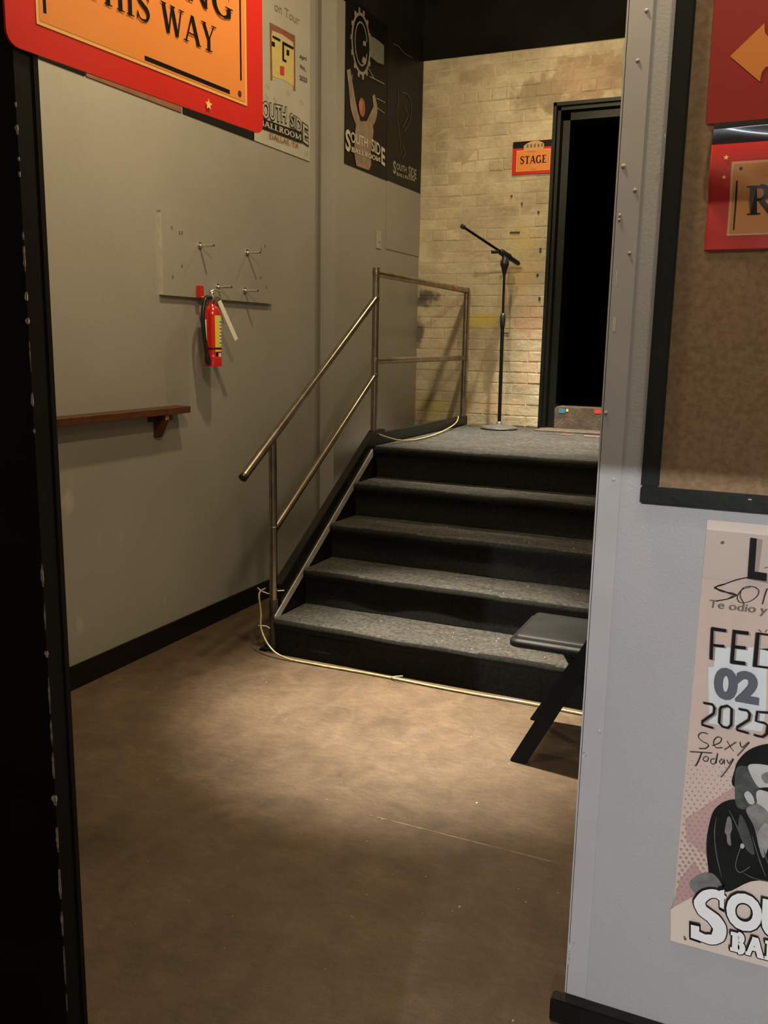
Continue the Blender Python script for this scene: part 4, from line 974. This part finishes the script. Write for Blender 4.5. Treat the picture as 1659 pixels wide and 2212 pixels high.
SB.poly('border_dot', disc(.052, .138, .003, 10), LAMK, sb, .0013)

# tall poster below the cork board
pA = on(1528, 1122, 1, YR-.0015); pB = on(1448, 2030, 1, YR-.0015)
SQ = Sheet(((pA.x+pB.x)/2, YR-.0015, pB.z), (1, 0, 0), (0, 0, 1)); pw, ph = .61, pA.z-pB.z
po = SQ.board('concert_poster', pw, ph, .0012, PINKP); tag(po, 'dusty pink concert poster with date and man in cap, below the cork board', 'poster')
q = lambda x, y: SQ.px(x, y)
SQ.poly('top_band', R4(0.0005, ph-.020, pw, ph-.0005), LIGHTP, po)
SQ.poly('grey_band', R4(0.0005, ph-.115, pw, ph-.020), mat('taupe_print', (.48, .40, .35), (.53, .44, .38), 3, .4), po)
SQ.poly('pale_block', quadpx(SQ, (1546, 1398), (1640, 1398), (1700, 1412), (1700, 1440), (1656, 1440), (1655, 1530), (1646, 1580), (1532, 1562), (1530, 1440), (1542, 1440)), ICE, po)
# rose glow diamond and dots
SQ.poly('rose_patch', [q(*p) for p in ((1600, 1690), (1480, 1770), (1484, 1815), (1530, 1850), (1560, 1790), (1640, 1700))], ROSE, po)
SQ.poly('rose_patch', [q(*p) for p in ((1452, 1960), (1470, 1900), (1500, 1860), (1560, 1960), (1520, 1990))], ROSE, po)
dots = []
for i in range(0, 26):
    for j in range(0, 34):
        a_ = .006+i*.0115+(.00575 if j % 2 else 0); b_ = .10+j*.0094
        if b_ > .44 or a_ > .29: continue
        if b_ > .3 and a_ > .16: continue
        r = .0012+.0021*max(0, min(1, (.42-b_)/.25))
        dots.append(disc(a_, b_+a_*.15, r, 7))
dd = SQ.polys('halftone_dots', dots, DOTC, po); dd['kind'] = 'stuff'
SQ.poly('bottom_field', [q(1449, 1962), q(1560, 1900), q(1620, 1860), (pw, .16), (pw, .0005), (.0005, .0005)], LIGHTP, po)
# the man: black and white cut-out in flat shapes
def shp(name, pts, m_, closed=True): return SQ.poly(name, spl([q(*p) for p in pts], 5, True), m_, po)
shp('jacket', [(1585, 1725), (1545, 1745), (1530, 1790), (1526, 1830), (1530, 1870), (1536, 1905), (1570, 1925), (1640, 1900), (1760, 1930), (1880, 1900), (1890, 1790), (1840, 1730), (1760, 1700), (1700, 1740), (1640, 1740)], JACKET)
shp('glove', [(1490, 1905), (1510, 1888), (1540, 1885), (1560, 1915), (1530, 1930), (1500, 1925)], MIDGREY)
shp('cap', [(1590, 1700), (1588, 1660), (1600, 1635), (1625, 1615), (1665, 1605), (1720, 1612), (1755, 1650), (1758, 1690), (1700, 1695)], JACKET)
shp('hair', [(1589, 1665), (1602, 1652), (1640, 1665), (1652, 1700), (1640, 1725), (1618, 1745), (1592, 1740), (1588, 1705)], mat('dark_grey_print', (.05, .053, .05), (.09, .095, .09), 60, .4, spec=0.2))
shp('cap_panel', [(1616, 1655), (1630, 1648), (1662, 1652), (1690, 1665), (1680, 1700), (1648, 1702), (1632, 1690)], PALEGREY)
shp('cap_panel', [(1645, 1672), (1668, 1664), (1678, 1680), (1655, 1690)], MIDGREY)
shp('face', [(1640, 1704), (1680, 1706), (1730, 1712), (1735, 1760), (1700, 1790), (1665, 1778), (1645, 1755), (1634, 1720)], PALEGREY)
shp('sunglasses', [(1640, 1700), (1680, 1698), (1735, 1704), (1730, 1716), (1690, 1716), (1660, 1708)], JACKET)
shp('ear', [(1608, 1712), (1616, 1706), (1626, 1716), (1630, 1732), (1620, 1734), (1612, 1724)], PALEGREY)
shp('neck', [(1612, 1745), (1640, 1735), (1668, 1765), (1660, 1800), (1640, 1815), (1628, 1780)], MIDGREY)
shp('shirt', [(1640, 1790), (1655, 1775), (1665, 1800), (1650, 1850), (1636, 1810)], mat('shirt_grey_print', (.2, .21, .2), (.3, .31, .3), 60, .4))
shp('sleeve_shine', [(1572, 1762), (1579, 1764), (1582, 1785), (1578, 1800), (1580, 1822), (1572, 1818), (1570, 1800), (1566, 1792)], MIDGREY)
shp('lapel', [(1600, 1755), (1618, 1790), (1630, 1840), (1612, 1830), (1596, 1790)], mat('dark_green_grey', (.035, .04, .037), (.07, .075, .07), 40, .4))
SQ.polys('chain', ribbon(spl([q(*p) for p in ((1602, 1822), (1592, 1850), (1590, 1870), (1600, 1880), (1620, 1868))], 5), .0012), MIDGREY, po)
for P__ in (((1548, 1760), (1544, 1800), (1550, 1850), (1560, 1890)), ((1575, 1745), (1590, 1775), (1600, 1800)), ((1625, 1800), (1640, 1850), (1655, 1890)), ((1650, 1830), (1660, 1860), (1680, 1890)), ((1606, 1880), (1630, 1892), (1660, 1898)), ((1690, 1780), (1675, 1830), (1672, 1880))):
    SQ.polys('jacket_fold', ribbon(spl([q(*p) for p in P__], 5), [.0008+.0018*math.sin(PI*k/(5*(len(P__)-1))) for k in range(5*(len(P__)-1)+1)]), mat('fold_grey_print', (.05, .055, .052), (.10, .105, .10), 60, .4), po)
SQ.poly('zip_pull', disc(*q(1604, 1822), .004, 8, .006), PALEGREY, po)
# words
def words(s_, bl, br, tl, m_, off=.0, nm='lettering', serif_=False): SQ.polys(nm, fit(sans(s_, off), q(*bl), q(*br), q(*tl)), m_, po)
SHD = mat('soft_shadow_print', (.30, .25, .22), None, 3, .5, spec=0.2)
words('L', (1624, 1249), (1661, 1257), (1635, 1161), SHD, .035); words('L', (1616, 1247), (1656, 1253), (1622, 1159), INK, .03)
words('Te odio y te quiero', (1531, 1314), (1790, 1345), (1535, 1292), mat('warm_grey_ink', (.13, .11, .10), None, 3, .5), .006)
HND = INK
hw = []
def hand(pts, w_=.0014):
    hw.extend(ribbon(spl([q(*p) for p in pts], 5), w_))
hand([(1622, 1243), (1590, 1250), (1563, 1260), (1545, 1266), (1560, 1272), (1582, 1280), (1592, 1282), (1575, 1290), (1548, 1295)], .0022); hand([(1575, 1256), (1550, 1263), (1558, 1274), (1588, 1279), (1570, 1292)], .0012)
hand([(1622, 1265), (1605, 1270), (1594, 1285), (1600, 1298), (1620, 1296), (1636, 1285), (1640, 1272), (1628, 1264), (1608, 1266), (1600, 1282), (1608, 1300)], .0013)
hand([(1648, 1302), (1654, 1280), (1660, 1268), (1672, 1276)], .0016); hand([(1661, 1222), (1652, 1224)], .0012)
hand([(1531, 1581), (1518, 1578), (1510, 1586), (1518, 1596), (1532, 1604), (1526, 1612), (1512, 1612)], .0016)
hand([(1540, 1606), (1556, 1600), (1560, 1590), (1550, 1588), (1543, 1598), (1548, 1610), (1562, 1610)], .0015)
hand([(1566, 1615), (1580, 1606), (1592, 1598)], .0015); hand([(1572, 1596), (1580, 1610), (1586, 1618)], .0013); hand([(1600, 1598), (1604, 1610), (1620, 1598), (1606, 1615), (1594, 1628)], .0015)
hand([(1492, 1619), (1540, 1622)], .0016); hand([(1518, 1620), (1510, 1640), (1504, 1650)], .002)
hand([(1524, 1630), (1520, 1636), (1528, 1640), (1532, 1632), (1524, 1629)]); hand([(1546, 1634), (1538, 1636), (1538, 1644), (1546, 1644), (1552, 1622), (1548, 1644)]); hand([(1562, 1634), (1556, 1640), (1560, 1646), (1566, 1636), (1566, 1646)])
hand([(1572, 1636), (1576, 1644), (1586, 1634), (1576, 1652), (1564, 1668), (1558, 1674)], .0015); hand([(1646, 1362), (1640, 1356)], .001); hand([(1654, 1362), (1658, 1356)], .001)
SQ.polys('handwriting', hw, INK, po)
for o_, m_, f_ in ((4, SHD, .0), (0, INK, .0)):
    SQ.polys('lettering', [x for L_ in (
        [q(1537+o_, 1352+o_/2), q(1543+o_, 1352+o_/2), q(1541+o_, 1421+o_/2), q(1534+o_, 1420+o_/2)],
        [q(1539+o_, 1350+o_/2), q(1570+o_, 1355+o_/2), q(1570+o_, 1362+o_/2), q(1539+o_, 1358+o_/2)],
        [q(1537+o_, 1386+o_/2), q(1566+o_, 1389+o_/2), q(1566+o_, 1395+o_/2), q(1537+o_, 1392+o_/2)],
        [q(1584+o_, 1358+o_/2), q(1591+o_, 1359+o_/2), q(1586+o_, 1428+o_/2), q(1578+o_, 1427+o_/2)],
        [q(1584+o_, 1356+o_/2), q(1618+o_, 1360+o_/2), q(1618+o_, 1368+o_/2), q(1584+o_, 1364+o_/2)],
        [q(1584+o_, 1389+o_/2), q(1612+o_, 1392+o_/2), q(1612+o_, 1399+o_/2), q(1583+o_, 1396+o_/2)],
        [q(1579+o_, 1421+o_/2), q(1611+o_, 1425+o_/2), q(1611+o_, 1433+o_/2), q(1579+o_, 1429+o_/2)]) for x in (L_,)], m_, po)
    SQ.polys('lettering', ribbon([q(*p) for p in ((1637+o_, 1364), (1665+o_, 1368), (1672+o_, 1378), (1668+o_, 1394), (1660+o_, 1399), (1638+o_, 1397))]+[q(1660+o_, 1399), q(1672+o_, 1410), q(1668+o_, 1432), (q(1660+o_, 1438)), q(1630+o_, 1434)], .0042)+[[q(1634+o_, 1362), q(1642+o_, 1363), q(1636+o_, 1437), q(1627+o_, 1436)]], m_, po)
words('02', (1543, 1503), (1640, 1520), (1546, 1434), SLATE, .05)
for o_, m_ in ((4, SHD), (0, INK)):
    def dig(P, w_=.0044): return ribbon([q(x+o_, y+o_/2) for x, y in P], w_)
    D = dig([(1521, 1513), (1540, 1516), (1545, 1524), (1543, 1536), (1519, 1553), (1518, 1560), (1542, 1567)])
    D += dig([(1560, 1522), (1573, 1519), (1582, 1526), (1581, 1560), (1574, 1567), (1562, 1564), (1555, 1556), (1557, 1526), (1561, 1521)])
    D += dig([(1597, 1526), (1615, 1529), (1621, 1537), (1619, 1549), (1594, 1565), (1593, 1571), (1618, 1578)])
    D += dig([(1662, 1534), (1637, 1532), (1634, 1552), (1652, 1556), (1660, 1562), (1657, 1580), (1648, 1586), (1630, 1582)])
    SQ.polys('lettering', D, m_, po)
# venue name at the bottom, white with black outline
outlined(SQ, 'venue_lettering', 'OUTH', q(1568, 1992), q(1835, 2058), q(1572, 1913), WHITEP, INK, po, .055, .035)
SQ.poly('venue_patch', quadpx(SQ, (1600, 1915), (1600, 1903), (1628, 1900), (1628, 1915)), LIGHTP, po, .001)
slab_s = [(1565, 1934), (1548, 1922), (1527, 1924), (1513, 1940), (1520, 1958), (1543, 1976), (1556, 1998), (1548, 2018), (1525, 2018), (1500, 2006)]
wS = [.017, .019, .020, .023, .026, .028, .026, .022, .019, .017]
pS = spl([q(*p) for p in slab_s], 4); wS2 = [wS[min(int(k/4), 9)] for k in range(len(pS))]
ser = [quadpx(SQ, (1566, 1913), (1565, 1955), (1556, 1950), (1555, 1915)), quadpx(SQ, (1494, 1988), (1512, 1992), (1512, 2022), (1494, 2016))]
def grow(P, k): 
    cx = sum(p[0] for p in P)/len(P); cy = sum(p[1] for p in P)/len(P); return [(cx+(p[0]-cx)*k, cy+(p[1]-cy)*k) for p in P]
SQ.polys('venue_lettering', ribbon(pS, [w_+.005 for w_ in wS2])+[grow(x, 1.35) for x in ser], INK, po); SQ.polys('venue_lettering', ribbon(pS, wS2)+ser, WHITEP, po)
bl_ = serif('BALLROOM', .30, .19, .17, .07)[0]
h1 = SQ.lift()
for dx, dy in ((-.0022, 0), (.0022, 0), (0, .0022), (0, -.0022), (.0016, .0016), (-.0016, -.0016), (.0016, -.0016), (-.0016, .0016)):
    pass
Bm = fit(bl_, q(1578, 2046), q(1900, 2130), q(1580, 1998))
SQ.polys('venue_outline', [[(p[0]+dx, p[1]+dy) for p in P] for dx, dy in ((-.0024, 0), (.0024, 0), (0, .0024), (0, -.0024), (.0018, .0018), (-.0018, -.0018), (.0018, -.0018), (-.0018, .0018)) for P in Bm], INK, po)
SQ.polys('venue_lettering', Bm, WHITEP, po)
for x, y in ((1563, 1168), (1482, 2018)):
    c = q(x, y); SQ.poly('staple_hole', disc(c[0], c[1], .0028, 10), mat('olive_pin', (.06, .07, .04), None, 3, .5), po)

# ------------------------------------------------------------------ litter: crumbs of paper and grit
cr = []
rnd = random.Random(3)
for k in range(85):
    i = rnd.choice([0, 0, 0, 1, 1, 2, 3, 4, 4]); x = rnd.uniform(-2.1, -.45)
    y = ys[i]+rnd.uniform(.02, .24 if i < 4 else 1.3); s_ = rnd.choice([.0009, .0012, .0014, .0022]); z = (i+1)*RZ
    cr.append((x-s_, x+s_, y-s_, y+s_, z-.002, z+s_))
st_ = multi('grit', cr, mat('pale_grit', (.42, .36, .26), (.3, .26, .2), 300, .8), stairs); st_['kind'] = 'stuff'
cr = []
for (x, y, s_) in ((350+130, 1474, 3), (575, 1474, 3), (825, 1770, 3), (1030, 1735, 6), (993, 1959, 5), (1018, 1592, 3), (705, 1728, 3), (920, 1894, 3), (340, 1684, 3), (568, 1467, 2), (850, 1590, 2), (1120, 1920, 2), (760, 1980, 2), (1108, 2205, 4)):
    p = on(x, y, 2, 0); r = s_*.0005; cr.append((p.x-r, p.x+r, p.y-r*1.3, p.y+r*1.3, 0, r*.7))
for k in range(60):
    x = rnd.uniform(-2.6, -.4); y = rnd.uniform(1.4, 3.45); r = rnd.uniform(.0006, .0016); cr.append((x-r, x+r, y-r, y+r, 0, r))
g2 = multi('floor_grit', cr, MATS['pale_grit']); tag(g2, 'pale crumbs and specks of grit scattered on the brown floor', 'debris', None, 'stuff')
